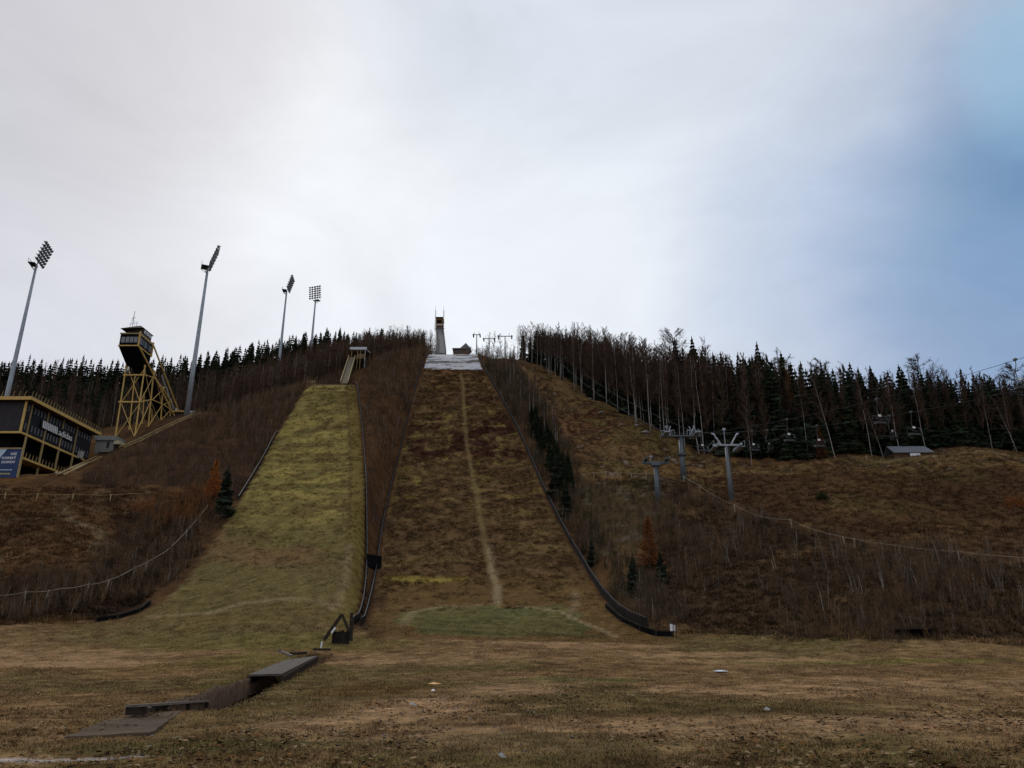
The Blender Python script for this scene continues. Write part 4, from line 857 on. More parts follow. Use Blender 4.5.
# --- hilltop house and hilltop lift pylons
q = P(461, 350, 282); z = P(461, 353, 282)[2]; hh = empty('hilltop_house', (q[0], q[1], z), 0, 'small house with dark pyramid roof on the skyline beside the ramp tower', 'house')
lb(MB().box(-3.0, 3.4, 0, 5, -3, 1.7), 'wall', mat('brown_house_wall', (.12, .08, .055), .8, .3, 1), hh)
lb(MB().box(-3.4, 2.0, -.5, 5.5, 1.7, 1.95), 'flat_roof', mat('reddish_roof', (.30, .20, .16), .8, .2, 1), hh)
m = MB(); m.v = [(-.6, .2, 2.0), (3.9, .2, 2.0), (3.9, 5.2, 2.0), (-.6, 5.2, 2.0), (1.7, 2.7, 5.4)]; m.f = [(0, 1, 4), (1, 2, 4), (2, 3, 4), (3, 0, 4), (3, 2, 1, 0)]; lb(m, 'pyramid_roof', DSTEEL, hh)
lb(MB().box(-2.2, -.6, -.06, -.005, 0, 1.1), 'window', DARKWIN, hh)
def small_pylon(px, py, Y, hgt, arm, label):
    q = P(px, py, Y); z = float(H(q[0], q[1])); r = empty('lift_pylon', (q[0], q[1], z), 0, label, 'lift pylon', None)
    top = P(px, py - hgt, Y)[2] - z
    lb(MB().tube([(0, 0, -.5), (0, 0, top)], [.26, .17], 8), 'pole', DSTEEL, r, True); lb(MB().box(-arm, arm, -.15, .15, top, top + .24), 'crossarm', DSTEEL, r)
    for s in (-1, 1):
        lb(MB().box(s*arm*.86 - .25, s*arm*.86 + .25, -1.6, 1.6, top - .5, top - .05), 'sheave_train', DSTEEL, r); lb(MB().tube([(s*arm*.5, 0, top+.35), (s*arm*.55, 0, top + 1.5)], .08, 5), 'lifting_hook', DSTEEL, r)
    return r
small_pylon(505, 352, 292, 15.5, 3.2, 'grey lift pylon with wide crossarm on the skyline left of the right forest')
small_pylon(476.5, 352, 296, 17, 1.6, 'narrow lift pylon on the skyline beside the pyramid roofed house')
small_pylon(489, 350, 300, 11, 2.6, 'low lift pylon on the skyline between the narrow and the wide armed ones')
small_pylon(562, 378, 250, 20, 1.7, 'blue grey lift pylon on the upper piste before the birches')

# --- chairlift pylons beside the meadow
def ring_tube(pts, r, n=6): return MB().tube(pts, r, n)
PYM = mat('grey_blue_pylon_paint', (.115, .135, .15), .5, .2, 1.2, metal=.2)
def pylon_T(px, pyb, pyt, Y, arm, r0, label):
    q = P(px, pyb, Y); z = float(H(q[0], q[1])); r = empty('lift_pylon', (q[0], q[1], z), 0, label, 'lift pylon'); top = P(px, pyt, Y)[2] - z
    return r, top
r, top = pylon_T(658, 504, 464, 128, 2.2, .4, 'short stout lift pylon with plain crossarm, nearest the orange larch'); T1 = r.location + V((0, 0, top))
lb(MB().tube([(0,0,-.6),(0,0,top)], [.42,.33], 10), 'pole', PYM, r, True); lb(MB().box(-2.2, 2.2, -.25, .25, top, top+.4), 'crossarm', PYM, r)
for s in (-1, 1): lb(MB().box(s*1.75-.28, s*1.75+.28, -1.9, 1.9, top+.42, top+.8), 'sheave_train', DSTEEL, r)
lb(MB().tube([(-.8,0,top+.4),(-.7,0,top+1.3)], .07, 5).box(-.95,-.45,-.12,.12,top+1.2,top+1.42), 'service_lamp', STEEL, r)
lb(MB().box(-.75, .75, -.55, .55, top-.35, top-.02), 'pole_head', PYM, r)
r, top = pylon_T(683.5, 478, 437, 146, 3.6, .5, 'tall thick lift pylon with broad railed service platform behind the front pylons'); T2 = r.location + V((0, 0, top))
lb(MB().tube([(0,0,-.6),(0,0,top)], [.52,.42], 10), 'pole', PYM, r, True); lb(MB().tube([(0,0,top*.56),(0,0,top*.56+.35)], .95, 10), 'collar', DSTEEL, r)
lb(MB().box(-3.9, 3.9, -.55, .55, top, top+.28), 'crossarm', PYM, r)
for s in (-1, 1):
    lb(MB().box(s*3.0-.5, s*3.0+.5, -2.6, 2.6, top+.3, top+.55), 'catwalk', STEEL, r); m = MB()
    for k in range(6):
        x = s * (1.2 + k * .5); m.tube([(x, -.5, top+.28), (x + s*.1, -.5, top+1.25)], .05, 5)
    m.beam((s*1.2, -.5, top+1.25), (s*3.8, -.5, top+1.15), .09); lb(m, 'railing', STEEL, r)
    lb(MB().tube([(s*1.9,0,top+.28),(s*2.9,0,top+2.3)], .12, 6).tube([(s*2.6,0,top+.28),(s*1.8,0,top+2.2)], .10, 6).tube([(s*3.2,-.8,top+.5),(s*2.4,-.8,top+2.1)], .07, 6), 'lifting_frame', STEEL, r)
    lb(MB().box(s*3.0-.15, s*3.0+.15, -2.8, 2.8, top+.58, top+.95), 'sheave_train', DSTEEL, r)
r, top = pylon_T(731.5, 503, 446, 129, 2.6, .4, 'slender lift pylon with open V arms at the end of the rope fence'); T3 = r.location + V((0, 0, top))
lb(MB().tube([(0,0,-.6),(0,0,top)], [.45,.24], 10), 'pole', mat('pale_pylon_paint', (.155,.17,.185), .5, .2, 1.2, metal=.2), r, True); lb(MB().box(-2.3, 2.3, -.2, .2, top, top+.3), 'crossarm', STEEL, r)
for s in (-1, 1):
    lb(MB().tube([(s*.9,0,top+.3),(s*2.1,0,top+2.3)], .13, 6).beam((s*1.85, -.02, top+2.0), (s*2.35, -.02, top+2.25), .22), 'lifting_arm', LSTEEL, r)
    lb(MB().box(s*1.95-.16, s*1.95+.16, -2.4, 2.4, top-.42, top-.02), 'sheave_train', STEEL, r)
    lb(MB().box(s*2.3-.35, s*2.3+.35, -2.0, 2.0, top-.62, top-.5).beam((s*2.6,-2,top-.5),(s*2.6,-2,top+.5),.05).beam((s*2.6,2,top-.5),(s*2.6,2,top+.5),.05).beam((s*2.6,-2,top+.5),(s*2.6,2,top+.5),.05), 'catwalk', STEEL, r)
lb(MB().tube([(-.15,0,top+.3),(-.15,0,top+2.9)], .07, 6).box(-.35,.1,-.15,.15,top+2.8,top+3.2), 'wind_gauge', STEEL, r)
for rr_, T_, R_ in ((None, T1, .42), (None, T2, .52), (None, T3, .42)):
    par = [o for o in C.objects if o.name.startswith('lift_pylon') and abs(o.location.x - T_.x) < .01 and abs(o.location.y - T_.y) < .01][0]; hgt_ = T_.z - par.location.z
    m = MB()
    for s in (-.2, .2): m.beam((R_ + .12, s, .4), (R_ * .75 + .12, s, hgt_), .05)
    for k in range(int(hgt_ / .4)): m.beam((R_ + .12 - R_ * .25 * k * .4 / hgt_, -.2, .5 + k * .4), (R_ + .12 - R_ * .25 * k * .4 / hgt_, .2, .5 + k * .4), .035)
    lb(m, 'ladder', DSTEEL, par)
# haul ropes
def catenary(a, b, sag, n=24):
    a, b = V(a), V(b); return [a.lerp(b, i / n) - V((0, 0, sag * 4 * (i / n) * (1 - i / n))) for i in range(n + 1)]
PEND_A = V(P(1085, 338, 74)); PEND_B = V(P(1085, 373, 90))
RA = catenary(T3 + V((-1.95, 0, 2.5)), PEND_A, 1.2); RB = catenary(T3 + V((1.95, 0, 2.5)), PEND_B, 1.5)
up1 = V(P(561, 359, 250)); up2 = V(P(503, 337, 292)); up3 = V(P(508, 337, 292))
ropeA = RA[::-1] + catenary(T3 + V((-1.95, 0, 2.5)), T2 + V((-3, 0, .95)), .2, 6)[1:] + catenary(T2 + V((-3, 0, .95)), up1 + V((-1.4, 0, 0)), 2, 14)[1:] + catenary(up1 + V((-1.4, 0, 0)), up2, 1, 8)[1:]
ropeB = RB[::-1] + catenary(T3 + V((1.95, 0, 2.5)), T2 + V((3, 0, .95)), .2, 6)[1:] + catenary(T2 + V((3, 0, .95)), up1 + V((1.4, 0, 0)), 2, 14)[1:] + catenary(up1 + V((1.4, 0, 0)), up3, 1, 8)[1:]
for nm, rp, lb_ in (('a', ropeA, 'upper steel haul rope running from the right edge over the lift pylons'), ('b', ropeB, 'lower steel haul rope running from the right edge over the lift pylons')):
    tag(MB().tube(rp, .028, 5).build('haul_rope', CABLE), lb_, 'cable')
# chairs
CHM = mat('chair_steel', (.085, .088, .09), .5, .2, 3, metal=.2); CHD = mat('chair_seat_dark', (.05, .05, .052), .6, .3, 3)
def make_chair(wd):
    r = empty('lift_chair')
    lb(MB().tube([(0,0,.1),(0,0,-.4),(.0,.35,-1.3),(.0,.25,-2.1),(0,0,-2.25)], .045, 6).box(-.12,.12,-.2,.2,-.05,.2), 'hanger', CHM, r)
    fr = MB().tube([(-wd,0,-2.3),(wd,0,-2.3)], .04, 6)
    for s in (-1, 1): fr.tube([(s*wd,0,-2.3),(s*(wd+.12),.05,-2.7),(s*wd,.05,-3.4),(s*wd,-.5,-3.5)], .035, 6)
    lb(fr, 'frame', CHM, r); lb(MB().box(-wd*.93, wd*.93, -.55, .0, -3.5, -3.45), 'seat', CHD, r); lb(MB().hexa([(-wd*.93,.02,-3.3),(wd*.93,.02,-3.3),(wd*.93,.06,-3.3),(-wd*.93,.06,-3.3),(-wd*.93,.1,-3.05),(wd*.93,.1,-3.05),(wd*.93,.14,-3.05),(-wd*.93,.14,-3.05)]), 'backrest', CHD, r)
    lb(MB().tube([(-wd*.8,-.1,-2.4),(-wd*.7,-.75,-3.0),(wd*.7,-.75,-3.0),(wd*.8,-.1,-2.4)], .03, 5), 'safety_bar', CHM, r)
    lb(MB().box(-.17, .17, -.14, .0, -2.44, -2.14), 'number_plate', WHITE, r)
    return r
proto = make_chair(.92)
def rope_at(rope, px):
    best = None
    for a, b in zip(rope[:-1], rope[1:]):
        for f in np.linspace(0, 1, 30):
            p = a.lerp(b, f); d = p - V((0, 0, CAMZ)); yy_ = d.y * cp + d.z * sp; u = 512 + F * d.x / yy_
            if best is None or abs(u - px) < best[0]: best = (abs(u - px), p)
    return best[1]
CH = [(ropeA, 787, .15, 'lift chair hanging on the upper rope nearest to the V armed pylon'), (ropeA, 877, .1, 'lift chair hanging highest above the short leaning birch'), (ropeB, 817, .1, 'lift chair hanging just left of the crooked white birch, low above the meadow'), (ropeB, 889, 1.35, 'lift chair seen edge-on beside the highest chair'), (ropeB, 911, .1, 'lift chair hanging above the dark roofed hut'), (ropeB, 767, 1.35, 'lift chair seen edge-on just right of the V armed pylon'), (ropeB, 752, .1, 'lift chair hanging nearest to the V armed pylon'), (ropeA, 1015, .1, 'large dark lift chair at the right edge of the photo'), (ropeA, 701, .2, 'lift chair between the platform pylon and the V armed pylon'), (ropeB, 545, .2, 'tiny lift chair high on the piste near the upper pylon')]
for i, (rp, px, rz, lab) in enumerate(CH):
    o = proto if i == 0 else copy_tree(proto); o.location = rope_at(rp, px); o.rotation_euler = (0, 0, rz); o['label'] = lab; o['category'] = 'lift chair'; o['group'] = 'chairs hanging on the lift'

# --- floodlight masts
lamp_me = None
def mast(px, pyb, pyt, Y, bar, label, rows=6, cols=5, sc=1.0, lean=.22):
    global lamp_me
    q = P(px, pyb, Y); z = float(H(q[0], q[1])); r = empty('floodlight_mast', (q[0], q[1], z), 0, label, 'floodlight mast', 'floodlight masts beside the ski jumps')
    top = P(px, pyt, Y)[2] - z
    lb(MB().tube([(0,0,-1),(0,0,top*.35),(0,0,top*.7),(0,0,top)], [.62*sc,.50*sc,.38*sc,.27*sc], 12), 'pole', STEEL, r, True)
    d = V((bar[0], bar[1], 0)).normalized(); f = V((d.y, -d.x, 0)); up_ = (f * lean + V((0, 0, .83))).normalized()
    m = MB(); p0 = V((0, 0, top))
    m.tube([p0, p0 + up_ * 5.7 * sc], .12 * sc, 6)
    for k in range(rows):
        c = p0 + up_ * ((.9 + .92 * k) * sc); m.beam(c - d * 2.6 * sc, c + d * 2.6 * sc, .14)
    for s in (-1, 1): m.beam(p0 + d * s * 1.4 * sc + up_ * .9 * sc, p0 + d * s * 1.4 * sc + up_ * 5.7 * sc, .1)
    lb(m, 'lamp_rack', DSTEEL, r)
    pl = MB(); a = p0 - f * 1.5 * sc
    pl.hexa([p0 + d * 1.3*sc, p0 - d * 1.3*sc, a - d * 1.3*sc, a + d * 1.3*sc, p0 + d * 1.3*sc + V((0,0,.12)), p0 - d * 1.3*sc + V((0,0,.12)), a - d * 1.3*sc + V((0,0,.12)), a + d * 1.3*sc + V((0,0,.12))])
    for s in (-1, 1): pl.beam(p0 - V((0, 0, 1.6*sc)), a + d * s * 1.25*sc, .12)
    lb(pl, 'service_platform', DSTEEL, r); rl = MB()
    for s in (-1, 0, 1): rl.beam(a + d * s * 1.25*sc, a + d * s * 1.25*sc + V((0, 0, 1.1)), .05)
    rl.beam(a - d * 1.25*sc + V((0,0,1.1)), a + d * 1.25*sc + V((0,0,1.1)), .05); lb(rl, 'railing', DSTEEL, r)
    for k in range(rows):
        for j in range(cols):
            if lamp_me is None:
                lm = MB().tube([(0,0,.0),(0,.0,.01),(0,.28,0),(0,.5,0)], [.12,.18,.36,.38], 10); o = lm.build('floodlight', mat('floodlight_housing', (.16, .165, .17), .4, .2, 2, metal=.3), r); lamp_me = o.data
            else: o = bpy.data.objects.new('floodlight', lamp_me); C.objects.link(o); o.parent = r
            o.location = p0 + up_ * ((.9 + .92 * k) * sc) + d * ((j - (cols - 1) / 2) * 1.15 * sc) + f * .12
            g = (f - V((0, 0, .75))).normalized(); o.rotation_euler = g.to_track_quat('Y', 'Z').to_euler(); o.scale = (sc, sc, sc)
mast(7.5, 394, 265, 165, (-.25, .97), 'tall floodlight mast behind the dark stadium building, leftmost of four')
mast(187, 413, 268, 168, (-.43, .90), 'tall floodlight mast beside the yellow judges tower')
mast(277, 383, 291, 240, (-.12, .99), 'thin floodlight mast before the brown forest, third from the left', sc=.95)
mast(309.5, 366, 300, 266, (.94, -.34), 'farthest floodlight mast with its lamps facing the field, beside the ramp shelter', sc=.95, lean=.12)

# --- judges tower
XE, XW = -80.2, -84.3
gz = lambda y, x=XE: float(H(x, y)) - .4
jt = empty('judges_tower', ((XE + XW) / 2, 165, gz(165)), 0, 'leaning black judges tower on yellow timber legs with antennas', 'tower')
ZC = 62.8; CT = 66.0
m = MB(); m.hexa([(XW,157.6,60.0),(XE,157.6,60.0),(XE,159.2,60.3),(XW,159.2,60.3),(XW,153,ZC),(XE,153,ZC),(XE,159.2,ZC),(XW,159.2,ZC)]); wb(m, 'cabin_base', BLACK, jt)
cab = wb(MB().box(XW, XE, 153, 159.2, ZC + .003, CT), 'cabin', BLACK, jt)
for zc, mt in ((ZC + .05, YEL), (CT - .35, YEL2)):
    wb(MB().box(XW - .15, XE + .15, 152.85, 152.997, zc, zc + .25).box(XE + .003, XE + .15, 153.0, 159.2, zc, zc + .25), 'cabin_band', mt, jt)
for y in (152.9, 159.2): wb(MB().beam((XE + .12, y, ZC), (XE + .12, y, CT + .2), .28), 'corner_post', YEL, jt)
for k in range(4): wb(MB().box(XW + .35 + k * .92, XW + 1.1 + k * .92, 152.93, 152.995, ZC + .9, ZC + 2.2), 'window', GLINT, cab)
for k in range(5): wb(MB().box(XE + .005, XE + .06, 153.5 + k * 1.1, 154.35 + k * 1.1, ZC + .8, ZC + 2.3), 'window', GLINT if k % 2 == 0 else DARKWIN, cab)
wb(MB().box(XE + .17, XE + .25, 153, 159.3, ZC + 2.55, ZC + 3.1), 'yellow_parapet', YEL2, jt)
wb(MB().box(XW + .6, XE - .2, 154.6, 158.6, CT, CT + 1.75), 'lookout', mat('dark_brown_cladding', (.05, .038, .03), .8, .3, 2), jt)
for k in range(3): wb(MB().box(XE - .195, XE - .14, 155 + k * 1.2, 155.9 + k * 1.2, CT + .75, CT + 1.55), 'lookout_window', mat('painted_sky_glass', (.55, .57, .6), .2, .1, 1, spec=.6), jt)  # sky brightness painted into the pane colour
rf = MB(); rf.v = [(XW-.3,152.9,CT+1.0),(XE-.0,154.0,CT+1.65),(XE-.0,159.2,CT+1.75),(XW-.2,159.2,CT+1.1),(-81.6,155.4,CT+2.7),(-81.8,158,CT+2.7)]; rf.f = [(0,1,4),(1,2,5,4),(2,3,5),(3,0,4,5),(3,2,1,0)]; wb(rf, 'roof', mat('dark_brown_roof', (.06, .045, .035), .7, .3, 2), jt)
ax, ay, az_ = -83.2, 155, CT + 1.6
an = MB().tube([(ax,ay,az_),(ax,ay,az_+4.4)], .06, 5).beam((ax-.7,ay,az_+1.2),(ax+.6,ay,az_+1.6),.06).beam((ax-.4,ay,az_+2.6),(ax+.5,ay,az_+2.8),.06).beam((ax-.6,ay-.1,az_),(ax,ay,az_+3.4),.05).beam((ax+.7,ay,az_+.2),(ax,ay,az_+2.6),.05).tube([(ax+.9,ay,az_),(ax+.9,ay,az_+1.9)], .05, 5).beam((ax+.6,ay,az_+1.5),(ax+1.2,ay,az_+1.5),.05); wb(an, 'antenna', STEEL, jt)
legs = {158: 60.2, 163.2: 60.6, 168.6: 58.6, 173: 56.6}
for y, zt_ in legs.items():
    for x in (XE, XW): wb(MB().beam((x, y, gz(y, x)), (x, y - (.6 if y < 160 else 1.6), zt_), .22), 'leg', YEL, jt)
def lev(y, f): g = gz(y); return g + (legs[y] - g) * f
Ys = list(legs)
for (f0, f1) in ((0, .48), (.48, 1)):
    wb(MB().beam((XW, 158, lev(158, f0)), (XE, 158, lev(158, f1)), .12), 'brace', YEL, jt); wb(MB().beam((XE, 157.8, lev(158, f0)), (XW, 157.8, lev(158, f1)), .12), 'brace', YEL, jt)
    for a, b2 in zip(Ys[:-1], Ys[1:]):
        for x in (XE,):
            wb(MB().beam((x + .2, a - .5, lev(a, f0)), (x + .2, b2 - .9, lev(b2, f1)), .12), 'brace', YEL, jt); wb(MB().beam((x - .2, b2 - .5, lev(b2, f0)), (x - .2, a - .7, lev(a, f1)), .13), 'brace', YEL2, jt)
for f in (.48, .86):
    wb(MB().beam((XW - .4, 157.6, lev(158, f)), (XE + .3, 157.6, lev(158, f)), .3, .3), 'crossbeam', YEL, jt)
    for a, b2 in zip(Ys[:-1], Ys[1:]): wb(MB().beam((XE + .3, a - .6, lev(a, f)), (XE + .3, b2 - .9, lev(b2, f)), .18), 'crossbeam', YEL, jt)
wb(MB().beam((XE + .25, 153.1, ZC), (XE + .25, 174.5, gz(174.5) + .5), .26), 'stair_stringer', YEL, jt); wb(MB().beam((XE + .25, 159.3, CT - .6), (XE + .25, 177, gz(177) + 1.2), .26), 'stair_stringer', YEL, jt)
st_ = MB(); a = V((-82.2, 157, 62)); b2 = V((-82.2, 173.5, gz(173.5) + 1.5)); st_.beam(a, b2, 2.9, 2.4); wb(st_, 'stair_shaft', BLACK, jt)
for f in (.45, .62, .8):
    q = V((XE + .05, 159.3, CT - 1.4)).lerp(V((XE + .05, 176, gz(176) + .6)), f); wb(MB().beam(q - V((0, 1.2, -.9)), q + V((0, 1.2, -.9)), .12, .7), 'landing_panel', GREYBLOCK, jt)
# small yellow hut and pale block behind the tower
q = P(176, 416, 176); z = float(H(q[0], q[1])); yh = empty('small_hut', (q[0], q[1], z), 0, 'small yellow roofed hut at the foot of the stairs of the judges tower', 'hut')
lb(MB().box(-1.4, 1.4, 0, 2, -.5, 1.3), 'wall', DARKWOOD, yh); lb(MB().box(-1.7, 1.7, -.3, 2.3, 1.3, 1.62), 'roof', YEL, yh); lb(MB().box(-.2, .25, -.34, -.305, 1.65, 2.1), 'vent_box', WHITE, yh)
q = P(193, 415, 172); z = float(H(q[0], q[1])); pb = empty('concrete_footing', (q[0], q[1], z), .2, 'pale concrete footing beside the second floodlight mast', 'footing')
lb(MB().box(-1.3, 1.0, -.4, .5, -.4, .55), 'plinth', mat('pale_concrete', (.42, .41, .38), .85, .2, 2), pb); lb(MB().box(-.8, .3, -.25, .35, .55, .8), 'cap', mat('pale_concrete', (.42, .41, .38)), pb)
# timber steps along the crest of the bank
def steps(pts, label):
    w_ = [V(G(*p)) for p in pts]; r = empty('timber_steps', w_[0], 0, label, 'steps')
    for s in (-.55, .55):
        m = MB()
        for a, b in zip(w_[:-1], w_[1:]): m.beam(a + V((s, 0, .3)), b + V((s, 0, .3)), .14, .26)
        wb(m, 'stringer', YEL2, r)
    m = MB()
    for a, b in zip(w_[:-1], w_[1:]):
        n_ = int((b - a).length / .7)
        for k in range(n_): c_ = a.lerp(b, (k + .5) / n_); m.box(c_.x - .5, c_.x + .5, c_.y - .15, c_.y + .15, c_.z + .3, c_.z + .36)
    wb(m, 'treads', YEL2, r)
steps([(60, 477), (72, 471), (86, 464), (99, 458)], 'lower timber steps on the bank beside the stadium building')
steps([(121, 449), (140, 441), (160, 431), (180, 422), (199, 414)], 'upper timber steps on the bank below the judges tower')

# --- stadium building
FX = -84.2; Y0, Y1 = 127.0, 149.0; ZF, ZR = P(25, 433, 128)[2], P(28, 403, 128)[2]
gb = float(H(FX, 128))
sb = empty('stadium_building', (FX, Y0, gb), 0, 'black stadium building with yellow frames and window rows on the left bank', 'building')
body = wb(MB().box(FX - 13, FX, Y0, Y1, ZF, ZR), 'upper_storey', mat('black_facade', (.014, .014, .018), .55, .3, 1.5), sb)
wb(MB().box(FX - 13, FX - 2.2, Y0 + 1.2, Y1, gb - 3, ZF - .003), 'lower_storey', BLACK, sb)
wb(MB().box(FX - 13.3, FX + 1.3, Y0 - 1.0, Y1 + .6, ZR + .003, ZR + .22), 'soffit', SOFFIT, sb)
wb(MB().box(FX - 13.4, FX + 1.38, Y0 - 1.12, Y0 - 1.003, ZR - .05, ZR + .55), 'front_fascia', YEL, sb)
wb(MB().box(FX + 1.303, FX + 1.42, Y0 - 1.0, Y1 + .7, ZR - .02, ZR + .55), 'side_fascia', YEL, sb)
wb(MB().box(FX - 13.3, FX + 1.29, Y0 - .99, Y1 + .59, ZR + .223, ZR + .5), 'roof', DSTEEL, sb)
m = None
pts_ = [(FX + 1.2, y) for y in np.arange(Y0 - .8, Y1 + .6, .93)] + [(x, Y0 - .9) for x in np.arange(FX - 8, FX + .6, 1.0)]
for x, y in pts_:
    if m is None: o = MB().tube([(0,0,0),(.05,0,.5),(.22,-.05,1.05)], .055, 5).build('railing_post', YEL2, sb); m = o.data
    else: o = bpy.data.objects.new('railing_post', m); C.objects.link(o); o.parent = sb
    o.location = V((x, y, ZR + .5)) - sb.location
wb(MB().beam((FX + 1.25, Y0 - .9, ZR + .85), (FX + 1.25, Y1 + .6, ZR + .85), .05), 'railing_wire', DSTEEL, sb)
# frames
wb(MB().box(FX - 13, FX + .25, Y0 - .25, Y0 - .003, ZF - .35, ZF + .0), 'floor_beam', YEL, sb); wb(MB().box(FX + .003, FX + .25, Y0, Y1 - 1.5, ZF - .35, ZF + .0), 'floor_beam', YEL, sb)
wb(MB().box(FX - .1, FX + .25, Y0 - .25, Y0 - .004, ZF + .002, ZR - .002), 'corner_post', YEL, sb); wb(MB().box(FX - 4.95, FX - 4.7, Y0 - .25, Y0 - .004, ZF + .002, ZR - .002), 'corner_post', YEL, sb)
wb(MB().box(FX - 4.68, FX - .12, Y0 - .08, Y0 - .004, ZF + .1, ZR - .1), 'gable_panel', mat('dark_gable_panel', (.028, .024, .026), .7, .3, 1), sb)
cols_ = [Y0 + 1.6, Y0 + 6.6, Y0 + 11.6, Y0 + 16.4]
for k, y in enumerate(cols_):
    wb(MB().beam((FX + .16, y, gb + (.5 if k < 3 else 3.4)), (FX + .16, y, ZF - .35), .26), 'column', YEL2, sb)
    wb(MB().beam((FX + .12, y, ZF + .01), (FX + .12, y, ZR), .2), 'mullion', YEL2, sb)
hZ = ZR - ZF
for row, zc in ((0, ZF + hZ * .70), (1, ZF + hZ * .10)):
    for k in range(22):
        y = Y0 + .7 + k * .97
        if any(abs(y + .22 - c_) < .3 for c_ in cols_): continue
        fr = wb(MB().box(FX + .003, FX + .05, y - .04, y + .62, zc, zc + hZ * .24), 'window', DARKWIN, body); wb(MB().box(FX + .053, FX + .075, y + .03, y + .3, zc + .08, zc + hZ * .24 - .08), 'pane_glint', GLINT, fr)  # pale strip on each pane is a painted glint
gz_ = P(25, 458, 128.6)[2]
wb(MB().box(FX - 2, FX + .9, Y0 + .3, Y0 + 13.6, gz_ - .35, gz_), 'gallery', YEL, sb)
m = None
for k in range(14):
    if m is None: o = MB().tube([(0,0,0),(.08,0,.9)], .06, 5).build('gallery_post', YEL2, sb); m = o.data
    else: o = bpy.data.objects.new('gallery_post', m); C.objects.link(o); o.parent = sb
    o.location = V((FX + .8, Y0 + .6 + k * .98, gz_)) - sb.location
# banner with stripes and lettering on the facade between the window rows
yb0, yb1 = PX(40, 428, FX)[1], PX(70, 440, FX)[1]
zb = ZF + hZ * .40; hb = hZ * .24
bn = wb(MB().box(FX + .26, FX + .3, yb0 - .3, yb1 + .3, zb - .12, zb + hb + .12), 'banner', mat('banner_black', (.012, .012, .014), .6, .2, 1), sb)
L_ = yb1 - yb0; ys0 = yb0; n_ = 9; m = MB()
for k in range(n_):
    y = ys0 + L_ * .50 * k / n_; w_ = L_ * .50 / n_ * .62; m.hexa([(FX+.303, y + .22, zb), (FX+.325, y + .22, zb), (FX+.325, y + .22 + w_, zb), (FX+.303, y + .22 + w_, zb), (FX+.303, y, zb+hb), (FX+.325, y, zb+hb), (FX+.325, y + w_, zb+hb), (FX+.303, y + w_, zb+hb)])
wb(m, 'white_stripes', WHITE, bn)
tx = text_part('lettering', 'adidas', hb * 1.22, WHITE, bn, (FX + .315, yb0 + L_ * .54, zb + .06), (math.pi / 2, 0, math.pi / 2), .012, 0, 1.0, .012)
bpy.context.view_layer.update(); wtx = tx.dimensions.x; tx.scale = (L_ * .46 / max(wtx, .1), 1, 1)
q = PX(78, 452, FX); wb(MB().box(FX + .26, FX + .9, q[1] - .5, q[1] + .5, ZF - .4, ZF + 1.0), 'ventilation_unit', mat('pale_unit', (.36, .35, .31), .7, .2, 2), sb)
# grey block hut behind it
q = P(91, 455, 151); e = P(109, 455, 151); zt_ = P(100, 435, 151)[2]; z = float(H((q[0]+e[0])/2, 152))
gh = empty('block_hut', ((q[0]+e[0])/2, 152, z), 0, 'grey block hut with flat roof behind the stadium building', 'hut'); hw = (e[0]-q[0])/2; ht = zt_ - z
lb(MB().box(-hw, hw, 0, 4, -2, ht - .9), 'wall', GREYBLOCK, gh); lb(MB().box(-hw - .3, hw + .5, -.4, 4.4, ht - .9, ht), 'roof', mat('grey_green_roof', (.20, .205, .185), .85, .2, 2), gh)
lb(MB().box(hw * .25, hw * .55, -.05, -.003, ht - 2.4, ht - 1.2), 'window', DARKWIN, gh); lb(MB().box(-hw * .3, hw * .9, -1.2, -.02, ht - 3.6, ht - 3.1), 'ledge', GREYBLOCK, gh)
lb(MB().box(hw + .1, hw + 1.3, -.3, 2, ht - 1.7, ht - .95), 'roof_box', mat('pale_yellow_box', (.45, .40, .25), .7, .2, 2), gh)
# white gabled kiosk
q = P(54, 476, 133); z = float(H(q[0], q[1])); kz = P(54, 475.5, 133)[2]
kt = empty('white_tent', (q[0], q[1], kz), 0, 'tiny white peaked tent on the bank under the stadium building', 'tent')
m = MB(); m.v = [(-.5,0,.0),(.5,0,.0),(.5,1,.0),(-.5,1,.0),(0,.5,.85)]; m.f = [(0,1,4),(1,2,4),(2,3,4),(3,0,4),(3,2,1,0)]; lb(m, 'tent_roof', WHITE, kt); lb(MB().box(-.42,.42,.08,.92,-1.2,-.003), 'tent_wall', BLACK, kt)
# blue notice board
A = P(-14, 446, 118); Bq = P(22.5, 449, 118); Cq = P(18.5, 477.5, 118)
bw = Bq[0] - A[0]; z1 = Bq[2]; z0 = Cq[2]
bs = empty('sign_board', (A[0] + bw / 2, 118, float(H(A[0] + bw / 2, 118))), 0, 'large blue notice board with white and yellow lettering at the left edge', 'sign')
wb(MB().box(A[0], Bq[0], 118, 118.12, z0, z1), 'sign_face', SIGNBLUE, bs)
fr = MB().box(Bq[0], Bq[0] + .22, 117.9, 118.2, z0 - 2.0, z1 + .2).box(A[0] - .2, Bq[0] - .003, 117.9, 118.2, z1 + .003, z1 + .2); wb(fr, 'frame', YEL2, bs)
m = MB(); m.quad((A[0], 117.994, z1), (A[0], 117.994, z1 - 2.1), (P(0, 455, 118)[0], 117.994, z1 - 1.6), (P(7, 450, 118)[0], 117.994, z1)); wb(m, 'picture_corner', SIGNPALE, bs)
xr_ = P(16.5, 455, 118)[0]; hs = (z1 - z0)
for txt, f, sz in (('VÁŠ', .215, .118), ('HORSKÝ', .355, .118), ('DOMOV', .50, .118)): text_part('lettering', txt, hs * sz, WHITE, bs, (xr_, 117.985, z1 - hs * f), (math.pi / 2, 0, 0), .005, 0, 1.08, .012, 'RIGHT')
m = MB()
